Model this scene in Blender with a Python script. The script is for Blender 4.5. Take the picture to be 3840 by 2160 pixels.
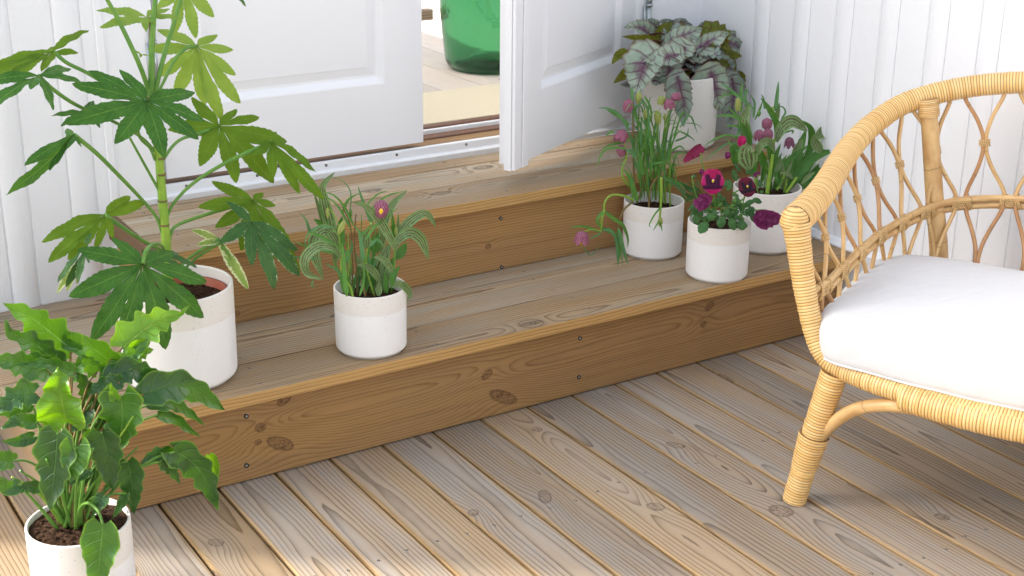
import bpy, bmesh, math, random
import numpy as np
from mathutils import Vector, Matrix, noise
for o in list(bpy.data.objects): bpy.data.objects.remove(o)
SC = bpy.context.scene
COL = SC.collection
random.seed(7)

# ------------------------------------------------------------------ camera, sky, sun, exposure
cam = bpy.data.cameras.new('camera')
cam.lens = 49.78; cam.sensor_width = 36; cam.clip_start = 0.05; cam.clip_end = 500
camo = bpy.data.objects.new('camera', cam); COL.objects.link(camo)
RX = Vector((0.84681559, -0.53181621, 0.00865336))
RY = Vector((-0.1788776, -0.30007451, -0.93699418))
RZ = Vector((0.50090534, 0.79191338, -0.34923778))
CP = Vector((-0.74258473, -2.47989683, 1.39779828))
camo.matrix_world = Matrix(((RX.x, -RY.x, -RZ.x, CP.x), (RX.y, -RY.y, -RZ.y, CP.y), (RX.z, -RY.z, -RZ.z, CP.z), (0, 0, 0, 1)))
SC.camera = camo
cam.dof.use_dof = True; cam.dof.focus_distance = 3.05; cam.dof.aperture_fstop = 11.0

SUN_EL, SUN_AZ = math.radians(36), math.radians(142)      # azimuth of the sun seen from the origin (x,y plane)
world = bpy.data.worlds.new("World"); SC.world = world; world.use_nodes = True
wn = world.node_tree.nodes; wl = world.node_tree.links
sky = wn.new('ShaderNodeTexSky'); sky.sky_type = 'NISHITA'; sky.sun_disc = False
sky.sun_elevation = SUN_EL; sky.sun_rotation = math.radians(90) - SUN_AZ
sky.air_density = 1.0; sky.dust_density = 4.0; sky.ozone_density = 1.0
hsv = wn.new('ShaderNodeHueSaturation'); hsv.inputs['Saturation'].default_value = 0.48
wl.new(sky.outputs[0], hsv.inputs['Color']); wl.new(hsv.outputs[0], wn['Background'].inputs['Color'])
wn['Background'].inputs['Strength'].default_value = 0.15
sun = bpy.data.lights.new('sun', 'SUN'); sun.energy = 2.4; sun.angle = math.radians(2.5); sun.color = (1.0, 0.955, 0.89)
suno = bpy.data.objects.new('sun', sun); COL.objects.link(suno)
sd = Vector((math.cos(SUN_AZ)*math.cos(SUN_EL), math.sin(SUN_AZ)*math.cos(SUN_EL), math.sin(SUN_EL)))
suno.rotation_euler = sd.to_track_quat('Z', 'Y').to_euler()
SC.view_settings.view_transform = 'Standard'; SC.view_settings.look = 'None'
SC.view_settings.exposure = 1.70; SC.view_settings.gamma = 1
SC.render.engine = 'CYCLES'; SC.cycles.max_bounces = 8; SC.cycles.transmission_bounces = 8; SC.cycles.transparent_max_bounces = 8

# ------------------------------------------------------------------ small tools
FPX = 5310.06
def at(u, v, y):
    """world point on the plane Y = y seen at photo position (u, v)"""
    d = RX*((u-1920)/FPX) + RY*((v-1080)/FPX) + RZ
    return CP + d*((y-CP.y)/d.y)

class NT:
    """tiny node helper"""
    def __init__(s, name):
        s.m = bpy.data.materials.new(name); s.m.use_nodes = True; s.t = s.m.node_tree; s.n = s.t.nodes
        s.b = s.n['Principled BSDF']; s.out = s.n['Material Output']
    def node(s, typ, **kw):
        nd = s.n.new(typ)
        for k, v in kw.items(): setattr(nd, k, v)
        return nd
    def put(s, sock, v):
        if isinstance(v, bpy.types.NodeSocket): s.t.links.new(v, sock)
        else:
            if isinstance(v, (tuple, list)) and len(v) == 3 and sock.type == 'RGBA': v = (*v, 1)
            sock.default_value = v
    def math(s, op, a, b=0.0, c=0.0, clamp=False):
        nd = s.node('ShaderNodeMath', operation=op, use_clamp=clamp); s.put(nd.inputs[0], a); s.put(nd.inputs[1], b); s.put(nd.inputs[2], c)
        return nd.outputs[0]
    def vmath(s, op, a, b=(0, 0, 0)):
        nd = s.node('ShaderNodeVectorMath', operation=op); s.put(nd.inputs[0], a); s.put(nd.inputs[1], b); return nd.outputs[0]
    def xyz(s, v):
        nd = s.node('ShaderNodeSeparateXYZ'); s.put(nd.inputs[0], v); return nd.outputs
    def vec(s, x, y, z=0.0):
        nd = s.node('ShaderNodeCombineXYZ'); s.put(nd.inputs[0], x); s.put(nd.inputs[1], y); s.put(nd.inputs[2], z); return nd.outputs[0]
    def noise(s, v, scale, detail=3, rough=0.5, col=False):
        nd = s.node('ShaderNodeTexNoise'); s.put(nd.inputs['Vector'], v); nd.inputs['Scale'].default_value = scale
        nd.inputs['Detail'].default_value = detail; nd.inputs['Roughness'].default_value = rough
        return nd.outputs[1 if col else 0]
    def mix(s, f, a, b, mode='MIX'):
        nd = s.node('ShaderNodeMix', data_type='RGBA', blend_type=mode); s.put(nd.inputs[0], f); s.put(nd.inputs[6], a); s.put(nd.inputs[7], b)
        return nd.outputs[2]
    def ramp(s, v, lo, hi, a=0.0, b=1.0):
        nd = s.node('ShaderNodeMapRange', interpolation_type='SMOOTHSTEP'); s.put(nd.inputs[0], v)
        nd.inputs[1].default_value = lo; nd.inputs[2].default_value = hi; nd.inputs[3].default_value = a; nd.inputs[4].default_value = b
        return nd.outputs[0]
    def uv(s): return s.node('ShaderNodeUVMap', uv_map='UVMap').outputs[0]
    def attr(s, n): return s.node('ShaderNodeAttribute', attribute_name=n).outputs['Fac']
    def obj(s): return s.node('ShaderNodeTexCoord').outputs['Object']
    def bump(s, h, dist=0.001, strength=1.0):
        nd = s.node('ShaderNodeBump'); s.put(nd.inputs['Height'], h); nd.inputs['Distance'].default_value = dist; nd.inputs['Strength'].default_value = strength
        s.t.links.new(nd.outputs[0], s.b.inputs['Normal'])
    def fin(s, col, rough=0.6, spec=0.4):
        s.put(s.b.inputs['Base Color'], col); s.put(s.b.inputs['Roughness'], rough); s.b.inputs['Specular IOR Level'].default_value = spec
        return s.m

def obj(name, me, mat, parent=None, smooth=False):
    if isinstance(me, bmesh.types.BMesh):
        bm = me; me = bpy.data.meshes.new(name); bm.to_mesh(me); bm.free()
    if smooth: me.polygons.foreach_set('use_smooth', [True]*len(me.polygons))
    o = bpy.data.objects.new(name, me); COL.objects.link(o)
    for m in (mat if isinstance(mat, (list, tuple)) else [mat]): me.materials.append(m)
    if parent:
        o.parent = parent
        if parent.type == 'EMPTY': o.matrix_parent_inverse = Matrix.Translation(-parent.location)
    return o
def tag(o, label=None, cat=None, group=None, kind=None):
    if label: o['label'] = label
    if cat: o['category'] = cat
    if group: o['group'] = group
    if kind: o['kind'] = kind
    return o
def thing(name, label, cat, loc=(0, 0, 0), group=None):
    o = bpy.data.objects.new(name, None); COL.objects.link(o); o.location = loc; o.empty_display_size = .05
    return tag(o, label, cat, group)

def new_bm():
    bm = bmesh.new(); bm.loops.layers.uv.new('UVMap'); bm.verts.layers.float.new('rnd'); return bm
def bbox(bm, x0, x1, y0, y1, z0, z1, axis='x', bev=0.002, rnd=None, seg=2, off=0.0):
    """bevelled box; UV in metres, u along the grain axis, v running round the board"""
    uvl = bm.loops.layers.uv['UVMap']; rl = bm.verts.layers.float['rnd']
    rnd = random.random() if rnd is None else rnd
    r = bmesh.ops.create_cube(bm, size=1)
    vs = r['verts']
    for v in vs: v.co = Vector((x0 if v.co.x < 0 else x1, y0 if v.co.y < 0 else y1, z0 if v.co.z < 0 else z1))
    fs = set(f for v in vs for f in v.link_faces)
    if bev > 0:
        es = list(set(e for f in fs for e in f.edges))
        r2 = bmesh.ops.bevel(bm, geom=es, offset=bev, segments=seg, affect='EDGES', profile=.5)
        fs = set(r2['faces']) | set(f for f in fs if f.is_valid)
        vs = set(v for f in fs for v in f.verts)
        fs = set(f for v in vs for f in v.link_faces); vs = set(v for f in fs for v in f.verts)
    for v in vs: v[rl] = rnd
    ai = 'xyz'.index(axis); oth = [i for i in range(3) if i != ai]
    for f in fs:
        n = f.normal if f.normal.length > 0 else Vector((0, 0, 1)); f.normal_update(); n = f.normal
        k = max(range(3), key=lambda i: abs(n[i]))
        for l in f.loops:
            c = l.vert.co
            if k == ai: l[uvl].uv = (c[oth[0]]*.12 + off, c[oth[0]] + c[oth[1]])
            else:
                a = oth[0] if k == oth[1] else oth[1]
                base = c[oth[0]] if k == oth[1] else ((y0 if oth[0] == 1 else x0) - (z1 - c.z) if (oth[1] == 2 and k == oth[0]) else c[oth[1]])
                if axis == 'z': base = c[a]
                l[uvl].uv = (c[ai] + off, base)
        if len(f.verts) > 4 or True: f.smooth = False
    return fs

# ------------------------------------------------------------------ materials
def wood_mat(name, light, dark, grey, grey_amt=.5, edgewarm=0.0, warm=(0.45, 0.27, 0.10), warm_amt=.3, knots=(), ring=0.0085, contrast=1.0, vor=True, knotcol=(0.10, 0.06, 0.035), streak=.5, kscale=1.0, thr=.45):
    s = NT(name)
    uv = s.uv(); rnd = s.attr('rnd'); x, y, _ = s.xyz(uv)
    ro = s.math('MULTIPLY', rnd, 37.31)
    X = s.math('ADD', x, ro)
    # slow wander of the rings along the board
    w1 = s.noise(s.vec(s.math('MULTIPLY', X, 1.6), s.math('MULTIPLY', y, 3.0), ro), 1.0, 2, .5)
    w2 = s.noise(s.vec(s.math('MULTIPLY', X, 7.0), s.math('MULTIPLY', y, 30.0), ro), 1.0, 3, .55)
    y0 = s.math('MULTIPLY', s.math('SUBTRACT', s.math('FRACT', s.math('MULTIPLY', rnd, 91.7)), .5), .10)
    if not vor: y0 = s.math('MULTIPLY', y0, .4)
    yy = s.math('ADD', s.math('SUBTRACT', y, s.attr('yc')), y0)
    yy = s.math('ADD', yy, s.math('MULTIPLY', s.math('SUBTRACT', w1, .5), .036))
    depth = s.math('MULTIPLY', s.math('SUBTRACT', s.noise(s.vec(s.math('MULTIPLY', X, .9), ro, 0.0), 1.0, 1, .5), .30), .10)
    rr = s.math('SQRT', s.math('ADD', s.math('MULTIPLY', yy, yy), s.math('MULTIPLY', depth, depth)))
    rr = s.math('ADD', rr, s.math('MULTIPLY', w2, .007))
    dark_k = None; core = None
    if vor:
        vo = s.node('ShaderNodeTexVoronoi', voronoi_dimensions='2D', feature='F1')
        s.put(vo.inputs['Vector'], s.vec(s.math('MULTIPLY', X, 3.1*kscale), s.math('ADD', s.math('MULTIPLY', y, 7.5*kscale), s.math('MULTIPLY', ro, 3.3)))); vo.inputs['Scale'].default_value = 1
        cr = s.xyz(vo.outputs['Color'])[0]
        keep = s.math('GREATER_THAN', cr, thr)
        dd = s.math('ADD', vo.outputs['Distance'], s.math('MULTIPLY', s.math('SUBTRACT', w2, .5), .06))
        b = s.math('MULTIPLY', s.math('EXPONENT', s.math('MULTIPLY', s.math('MULTIPLY', dd, dd), -28.0)), keep)
        rr = s.math('ADD', rr, s.math('MULTIPLY', b, .034))
        core = s.math('MULTIPLY', s.ramp(dd, .05, .105, 1, 0), keep)
        ring_k = s.math('MULTIPLY', s.ramp(dd, .07, .13, 1, 0), keep)
    for kx, ky, kr, kz in knots:
        dx = s.math('SUBTRACT', x, kx); dy = s.math('SUBTRACT', y, ky)
        dx = s.math('ADD', dx, s.math('MULTIPLY', dy, kz))
        d2 = s.math('ADD', s.math('MULTIPLY', s.math('MULTIPLY', dx, dx), 1.0), s.math('MULTIPLY', s.math('MULTIPLY', dy, dy), 1.3))
        d = s.math('DIVIDE', s.math('SQRT', d2), kr)
        d = s.math('ADD', d, s.math('MULTIPLY', s.math('SUBTRACT', w2, .5), .5))
        wide = s.math('ADD', s.math('MULTIPLY', s.math('MULTIPLY', dx, dx), .22), s.math('MULTIPLY', dy, dy))
        b = s.math('EXPONENT', s.math('MULTIPLY', wide, -1.0/(kr*kr*4.2)))
        rr = s.math('ADD', rr, s.math('MULTIPLY', b, kr*1.25))
        c2 = s.ramp(d, .75, 1.12, 1, 0)
        core = c2 if core is None else s.math('MAXIMUM', core, c2)
    ph = s.math('DIVIDE', rr, ring)
    saw = s.math('FRACT', ph)
    late = s.math('POWER', saw, 3.4)                      # slow rise, sharp drop: late wood
    late = s.math('MULTIPLY', late, s.ramp(saw, .93, 1.0, 1, 0))
    fine = s.noise(s.vec(s.math('MULTIPLY', X, 9.0), s.math('MULTIPLY', y, 620.0), ro), 1.0, 2, .6)
    mid = s.noise(s.vec(s.math('MULTIPLY', X, 2.2), s.math('MULTIPLY', y, 90.0), ro), 1.0, 3, .6)
    fac = s.math('ADD', s.math('MULTIPLY', late, .72*contrast), s.math('MULTIPLY', s.math('SUBTRACT', mid, .5), streak), clamp=True)
    c = s.mix(fac, light, dark)
    gn = s.noise(s.vec(s.math('MULTIPLY', X, 2.0), s.math('MULTIPLY', y, 14.0), ro), 1.0, 4, .6)
    g = s.math('MULTIPLY', s.ramp(gn, .36, .66), grey_amt)
    gd = s.mix(s.math('MULTIPLY', fac, .8), grey, tuple(q*.34 for q in grey))
    c = s.mix(g, c, gd)
    wn_ = s.noise(s.vec(s.math('MULTIPLY', X, 1.3), s.math('MULTIPLY', y, 9.0), s.math('ADD', ro, 5.0)), 1.0, 3, .5)
    wf = s.math('MULTIPLY', s.ramp(wn_, .52, .75), warm_amt)
    wf = s.math('ADD', wf, s.math('MULTIPLY', s.math('GREATER_THAN', s.math('FRACT', s.math('MULTIPLY', rnd, 53.3)), .86), warm_amt))
    c = s.mix(wf, c, s.mix(fac, warm, tuple(q*.55 for q in warm)))
    if edgewarm:
        ye = s.math('ABSOLUTE', s.math('SUBTRACT', y, s.attr('yc')))
        ew = s.math('MULTIPLY', s.ramp(s.math('ADD', ye, s.math('MULTIPLY', s.math('SUBTRACT', gn, .5), .02)), .050, .0615), edgewarm)
        c = s.mix(ew, c, s.mix(fac, warm, tuple(q*.5 for q in warm)))
    if core is not None:
        krings = s.math('MULTIPLY', s.math('ADD', s.math('SINE', s.math('MULTIPLY', ph, 9.0)), 1.0), .5)
        kc = s.mix(krings, knotcol, tuple(min(1, q*1.7) for q in knotcol))
        c = s.mix(s.math('MULTIPLY', core, s.math('ADD', .25, s.math('MULTIPLY', gn, .5))), c, kc)
        rim = s.math('MULTIPLY', s.math('MULTIPLY', core, s.math('SUBTRACT', 1.0, core)), 3.6); c = s.mix(s.math('MULTIPLY', rim, .5), c, tuple(q*.35 for q in knotcol))
        crk = s.math('MULTIPLY', s.ramp(s.math('ABSOLUTE', s.math('SUBTRACT', s.noise(s.vec(s.math('MULTIPLY', X, 60.0), s.math('MULTIPLY', y, 60.0), ro), 1.0, 2, .5), .5)), .0, .03, 1, 0), core); c = s.mix(s.math('MULTIPLY', crk, .8), c, tuple(q*.25 for q in knotcol))
    # board to board value shift, pores, little checks
    v = s.math('ADD', .82, s.math('MULTIPLY', s.math('FRACT', s.math('MULTIPLY', rnd, 17.9)), .38))
    v = s.math('MULTIPLY', v, s.math('ADD', .90, s.math('MULTIPLY', fine, .20)))
    dirt = s.noise(s.obj(), 2.2, 5, .6)
    v = s.math('MULTIPLY', v, s.math('ADD', .86, s.math('MULTIPLY', dirt, .28)))
    hs = s.node('ShaderNodeHueSaturation'); s.put(hs.inputs['Color'], c); s.put(hs.inputs['Value'], v)
    s.bump(s.math('ADD', s.math('MULTIPLY', fac, .6), s.math('MULTIPLY', fine, .5)), .0006, .7)
    return s.fin(hs.outputs[0], .68, .25)

def paint_mat(name, col=(.85, .852, .862), tex=0.0, vert=True, rough=.42, streaky=.02):
    s = NT(name); o = s.obj()
    n1 = s.noise(s.vmath('MULTIPLY', o, (3, 3, .6) if vert else (.6, 3, 3)), 2, 4, .6)
    n2 = s.noise(s.vmath('MULTIPLY', o, (160, 160, 14) if vert else (14, 160, 160)), 1, 3, .6)
    n3 = s.noise(o, 230, 3, .6); n4 = s.noise(s.vmath('MULTIPLY', o, (1, 1, .35)), 110, 3, .65)
    v = s.math('ADD', 1.0-streaky, s.math('MULTIPLY', n1, streaky*2))
    hs = s.node('ShaderNodeHueSaturation'); s.put(hs.inputs['Color'], (*col, 1)); s.put(hs.inputs['Value'], v)
    h = s.math('ADD', s.math('MULTIPLY', n2, .35), s.math('MULTIPLY', s.math('ADD', n3, s.math('MULTIPLY', s.ramp(n4, .55, .75), 1.2)), tex))
    s.bump(h, .0012, .55)
    return s.fin(hs.outputs[0], rough, .35)
def plain(name, col, rough=.5, spec=.4, metal=0.0, var=.08, vs=30):
    s = NT(name); n = s.noise(s.obj(), vs, 4, .6)
    c = s.mix(n, tuple(q*(1-var) for q in col), tuple(min(1, q*(1+var)) for q in col))
    s.b.inputs['Metallic'].default_value = metal
    return s.fin(c, rough, spec)

# ------------------------------------------------------------------ the setting: ground, deck, steps, house
DECK_KN = [(-.663, 1.047, .026, .1), (-.37, .675, .020, -.8), (-.196, .043, .016, .3), (-.325, 1.047, .018, .6),
           (-.52, .843, .018, .2), (-.103, .83, .013, 0), (-.847, 1.304, .015, .2), (-.351, .518, .014, -.2)]
M_DECK = wood_mat('weathered_decking', (.345, .265, .185), (.065, .036, .018), (.32, .285, .245), .85, .75, (.40, .25, .10), .30, knots=DECK_KN, ring=.0088, contrast=1.45, knotcol=(.16, .115, .08), thr=.80)
M_TREAD = wood_mat('weathered_tread', (.43, .305, .18), (.12, .066, .032), (.385, .335, .25), .8, 0, (.30, .175, .07), .35, ring=.0092, contrast=1.5, knotcol=(.12, .085, .06), thr=.74)
M_RISER = wood_mat('golden_pine', (.42, .235, .09), (.165, .070, .022), (.33, .205, .10), .35, 0, (.38, .22, .05), .35,
    knots=[(.262, -.115, .023, .9), (.221, -.068, .012, 0), (.214, -.100, .008, 0), (.276, -.019, .014, -.6), (.804, -.138, .027, 1.1), (.762, -.074, .013, -.5), (1.40, -.037, .013, -.4), (1.384, -.081, .010, 0), (.969, .232, .008, 0), (.312, .187, .007, 0)],
    ring=.0070, contrast=1.05, vor=False, knotcol=(.13, .062, .028), streak=.9)
M_NOSE = wood_mat('fresh_pine_edge', (.60, .355, .135), (.29, .12, .030), (.38, .26, .14), .25, 0, (.42, .26, .08), .3, ring=.0075, contrast=1.4, vor=False, streak=.8)
M_SHADED_END = wood_mat('shaded_end_wood', (.20, .115, .055), (.10, .055, .03), (.16, .11, .07), .3, ring=.006, vor=False)  # tread end strip, its shade put into the wood colour

def board(name, x0, x1, y0, y1, z0, z1, axis, mat, parent, bev=.003, rnd=None, yc=None, nose=False):
    bm = new_bm(); yl = bm.verts.layers.float.new('yc')
    bbox(bm, x0, x1, y0, y1, z0, z1, axis, bev, rnd)
    if yc is None:
        if axis == 'x': yc = (y0+y1)/2 if (y1-y0) > (z1-z0) else y0 - (z1-z0)/2
        else: yc = (x0+x1)/2
    for v in bm.verts: v[yl] = yc
    o = obj(name, bm, mat, parent)
    if nose:
        o.data.materials.append(M_NOSE)
        for f in o.data.polygons:
            if f.normal.y < -.5: f.material_index = 1
    return o

g = new_bm(); s_ = 40
vs = [g.verts.new(p) for p in ((-s_, -s_, -.35), (s_, -s_, -.35), (s_, s_, -.35), (-s_, s_, -.35))]; g.faces.new(vs)
tag(obj('ground', g, plain('pale_bounce_ground', (.46, .44, .40), .9, .1, vs=2)), kind='structure')  # unseen ground sheet, made pale to bounce light onto walls and doors

bm = new_bm(); yl = bm.verts.layers.float.new('yc')
i = -22
rr_ = random.Random(11)
while i < 27:
    x0 = i*.125 + .0028; x1 = (i+1)*.125 - .0028
    f = bbox(bm, x0, x1, -4.2, .66, -.028, 0.0, 'y', .0035, {7: .905, 8: .31}.get(i, rr_.random()*.85))
    for v in set(v for q in f for v in q.verts): v[yl] = (x0+x1)/2
    i += 1
bbox(bm, -2.8, 3.4, -4.2, .66, -.20, -.05, 'x', 0, .1)       # dark joist layer below the gaps
tag(obj('deck', bm, M_DECK), kind='structure')

steps = thing('wooden_steps', 'two weathered brown timber steps leading up to the white double doors', 'steps', (0.85, .3, 0))
XL, XR = -.223, 1.858
# lower step
for k, (a, b) in enumerate([(-.030, .1138), (.1184, .2643), (.2690, .412), (.4155, .5405), (.544, .6125), (.616, .675)]):
    x1 = XR if k < 2 else (XR if k == 2 else .9)
    board('tread_board', XL, x1, a, b, .1835, .2100, 'x', M_TREAD, steps, .0016, rnd=[.13, .47, .71, .33, .52, .29][k], nose=(k == 0))
board('riser_board', XL+.03, XR-.012, 0, .028, .003, .1832, 'x', M_RISER, steps, .003, rnd=0.0, yc=-.085)
board('side_board', XL+.028, XL+.0295, .002, .66, .003, .183, 'y', M_TREAD, steps, .0005, rnd=.6)
board('side_board', XL+.0297, XL+.055, .030, .66, .003, .183, 'y', M_TREAD, steps, .002, rnd=.61)
# upper step
UXL = .147
for k, (a, b) in enumerate([(.307, .4508), (.4555, .5918), (.5965, .668)]):
    board('tread_board', UXL, XR, a, b, .3835, .4100, 'x', M_TREAD, steps, .0016, rnd=[.58, .22, .43][k], nose=(k == 0))
board('riser_board', UXL+.02, XR-.012, .337, .365, .2105, .3832, 'x', M_RISER, steps, .003, rnd=0.02, yc=.17)
board('side_board', UXL-.012, UXL-.0005, .309, .665, .345, .4085, 'y', M_SHADED_END, steps, .002, rnd=.4)
board('side_board', UXL+.005, UXL+.0195, .336, .665, .2105, .3445, 'y', M_RISER, steps, .002, rnd=.5)

M_STEEL = plain('zinc_screw', (.50, .49, .46), .35, .5, .9, .15, 200)
M_HOLE = plain('screw_recess', (.03, .03, .03), .6, .2)
def screw(p, n, r, parent):
    bm = bmesh.new(); q = Vector(n).to_track_quat('Z', 'Y').to_matrix().to_4x4(); q.translation = Vector(p)
    def cone(r1, r2, z0, z1, seg=16):
        bmesh.ops.create_cone(bm, cap_ends=True, segments=seg, radius1=r1, radius2=r2, depth=z1-z0, matrix=q @ Matrix.Translation((0, 0, (z0+z1)/2)))
    cone(r, r*.86, -.001, .0008); nf = len(bm.faces); cone(r*.40, r*.40, .0007, .00095, 6)
    o = obj('screw', bm, [M_STEEL, M_HOLE], parent)
    for f in list(o.data.polygons)[nf:]: f.material_index = 1
    return o
for x, z in [(.192, .148), (.186, .038), (1.0135, .1442), (1.0136, .0457), (1.8226, .140), (1.822, .04)]: screw((x, -.0002, z), (0, -1, 0), .0062, steps)
for x, z in [(1.0045, .3445), (1.008, .2165), (.30, .35)]: screw((x, .3368, z), (0, -1, 0), .0058, steps)
for x in (.215, .62, 1.03, 1.43, 1.80):
    for y in (.345, .425, .48, .57, .615, .65): screw((x+random.uniform(-.01, .01), y+random.uniform(-.004, .004), .4098), (0, 0, 1), .0038, steps)
for x in (-.17, .235, .64, 1.04, 1.45):
    for y in (.005, .085, .15, .235, .30): screw((x+random.uniform(-.01, .01), y+random.uniform(-.004, .004), .2098), (0, 0, 1), .0036, steps)

dk = bpy.data.objects['deck']
for i in range(-2, 16):
    for yy in (-.405, -.93):
        for xo in (.032, .093):
            if not (i < 1 and yy < -.5): screw((i*.125+xo+random.uniform(-.006, .006), yy+random.uniform(-.012, .012), -.0003), (0, 0, 1), .0036, dk)
# --- house: left wall with vertical boards, door frame, doors, threshold
M_WALL = paint_mat('white_wall_paint', (.85, .855, .868), tex=.55, rough=.5)
M_DOOR = paint_mat('white_door_paint', (.84, .842, .855), tex=.03, vert=False, rough=.38)
def extr(bm, prof, z0, z1, fn):
    """extrude an open profile [(a, b)] from z0 to z1; fn maps (a, b, z) to a point"""
    N = 1
    A = [bm.verts.new(fn(a, b, z0)) for a, b in prof]; B = [bm.verts.new(fn(a, b, z1)) for a, b in prof]
    for i in range(len(prof)-1): bm.faces.new((A[i], A[i+1], B[i+1], B[i]))
def siding(a0, a1, bands, w, h=.012, grooves=()):
    """profile of boards with rounded battens: list of (a, b), b = outward"""
    P = [(a0, 0)]
    for c in sorted(bands):
        lo, hi = c-w/2, c+w/2
        if lo < a0 or hi > a1: continue
        P.append((lo-.0045, 0)); P.append((lo-.0035, -.003)); P.append((lo, -.003))
        for k in range(0, 13):
            t = k/12; P.append((lo + w*t, h*math.sin(math.pi*t)**.7 if 0 < t < 1 else 0))
        P.append((hi, -.003)); P.append((hi+.0035, -.003)); P.append((hi+.0045, 0))
    P.append((a1, 0)); return P
wall_l = bmesh.new()
extr(wall_l, siding(-1.16, .150, [-.063-.146*k for k in range(0, 8)] + [.0885], .056, .0065), .2102, 3.4, lambda a, b, z: (a, .676-b, z))
extr(wall_l, [(.150, 0), (.150, .006), (.152, .008), (.166, .008), (.168, .006), (.168, .003), (.278, .003), (.2815, .001), (.2815, -.30)], .2102, 3.4, lambda a, b, z: (a, .676-b, z))
extr(wall_l, [(-1.16, -3.9), (-1.16, .024)], 0.0, 3.4, lambda a, b, z: (a, .70-b, z))
extr(wall_l, [(-1.16, 0), (.28, 0)], 0.0, .2102, lambda a, b, z: (a, .70-b, z))
wl_ = obj('house_wall', wall_l, M_WALL); tag(wl_, 'white wall of vertical boards with rounded battens left of the closed door', 'wall')
# back wall between the open door and the corner, and the wall above the doors
bm = bmesh.new()
extr(bm, [(1.655, -.30), (1.655, 0), (1.69, 0), (1.692, .006), (1.708, .006), (1.71, 0), (1.893, 0)], .4105, 3.4, lambda a, b, z: (a, .676-b, z))
extr(bm, [(.2815, 0), (1.655, 0)], 2.45, 3.4, lambda a, b, z: (a, .70-b, z))
tag(obj('house_wall', bm, M_WALL), 'narrow white wall between the open door and the inner corner', 'wall')
sw = bmesh.new()
extr(sw, siding(-.68, 4.2, [-.4215+.0 + .1525*k for k in range(0, 30)], .056, .0065), .222, 1.45, lambda a, b, z: (1.888-b, -a, z))  # unseen top kept low to let more light into the corner
swo = obj('side_wall', sw, M_WALL); tag(swo, 'white wall of vertical battens behind the rattan armchair', 'wall')
bm = bmesh.new()
bbs = [(1.858, -.0), ]
def prism(bm, prof, y0, y1):
    A = [bm.verts.new((x, y0, z)) for x, z in prof]; B = [bm.verts.new((x, y1, z)) for x, z in prof]
    n = len(prof)
    for i in range(n): bm.faces.new((A[i], A[(i+1) % n], B[(i+1) % n], B[i]))
    bm.faces.new(A[::-1]); bm.faces.new(B)
prism(bm, [(1.8605, .212), (1.8605, .196), (1.90, .196), (1.90, .222), (1.884, .221)], -4.2, .66)
prism(bm, [(1.872, .1955), (1.872, .002), (1.92, .002), (1.92, .1955)], -4.2, .66)
obj('base_ledge', bm, paint_mat('white_ledge_paint', (.85, .855, .868), tex=.1), swo)

# doors -------------------------------------------------------------
def door_leaf(bm, W, zb, H, T, fn, stile=.10, rail_z=.627, mould=.045, both=False, astragal=False):
    """front face at d=0, back at d=T; fn(s, d, z) -> world. recess with moulded edge and a raised field"""
    def quad(*p): bm.faces.new([bm.verts.new(fn(*q)) for q in p])
    zt = zb+H
    # rectangular rings on the front: (inset from opening, depth)
    s0, s1, z0, z1 = stile, W-stile, rail_z, zb+1.30
    rings = [(0, 0), (.004, .0015), (.014, .009), (.018, .0125), (.024, .0135), (.042, .010), (.046, .0085)]
    R = []
    for ins, dep in rings:
        R.append([bm.verts.new(fn(a, dep, b)) for a, b in ((s0+ins, z0+ins), (s1-ins, z0+ins), (s1-ins, z1-ins), (s0+ins, z1-ins))])
    for A, B in zip(R, R[1:]):
        for i in range(4): bm.faces.new((A[i], A[(i+1) % 4], B[(i+1) % 4], B[i]))
    bm.faces.new(R[-1])
    O = [bm.verts.new(fn(a, 0, b)) for a, b in ((0, zb), (W, zb), (W, zt), (0, zt))]
    for i in range(4): bm.faces.new((O[i], O[(i+1) % 4], R[0][(i+1) % 4], R[0][i]))
    K = [bm.verts.new(fn(a, T, b)) for a, b in ((0, zb), (W, zb), (W, zt), (0, zt))]
    for i in range(4): bm.faces.new((O[i], O[(i+1) % 4], K[(i+1) % 4], K[i]))
    bm.faces.new(K)
ld = bmesh.new()
door_leaf(ld, .692, .4605, 2.0, .045, lambda s, d, z: (.984-s, .690+d, z), stile=.108)
bmesh.ops.recalc_face_normals(ld, faces=ld.faces)
ldo = obj('door', ld, M_DOOR); tag(ldo, 'closed white panelled door leaf behind the tall variegated plant', 'door', 'white double doors')
M_HINGE = plain('galvanised_hinge', (.42, .46, .46), .38, .5, .8, .15, 90)
def hinge(p, parent, n=1):
    bm = bmesh.new()
    def cyl(z0, z1, r, seg=16):
        bmesh.ops.create_cone(bm, cap_ends=True, segments=seg, radius1=r, radius2=r, depth=z1-z0, matrix=Matrix.Translation((p[0], p[1], (z0+z1)/2)))
    z = p[2]
    cyl(z, z+.085, .0085); cyl(z+.086, z+.094, .0105); cyl(z+.095, z+.115, .0085); cyl(z+.116, z+.13, .006)
    bmesh.ops.create_uvsphere(bm, u_segments=12, v_segments=8, radius=.0062, matrix=Matrix.Translation((p[0], p[1], z+.132)))
    bm2 = bmesh.ops.create_cube(bm, size=1)
    for v in bm2['verts']: v.co = Vector((p[0]+.012*v.co.x-.009, p[1]+.004+.004*v.co.y, z+.045+.09*v.co.z))
    return obj('hinge', bm, M_HINGE, parent, True)
hinge((.2765, .668, .70), ldo)
rd = bmesh.new()
HD = Vector((.885, .466, 0)); HN = Vector((.466, -.885, 0)); HF = Vector((1.0665, .3715, 0))
door_leaf(rd, .705, .4605, 2.0, .045, lambda s, d, z: HF + HD*s - HN*d + Vector((0, 0, z)), stile=.125)
bmesh.ops.recalc_face_normals(rd, faces=rd.faces)
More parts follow.
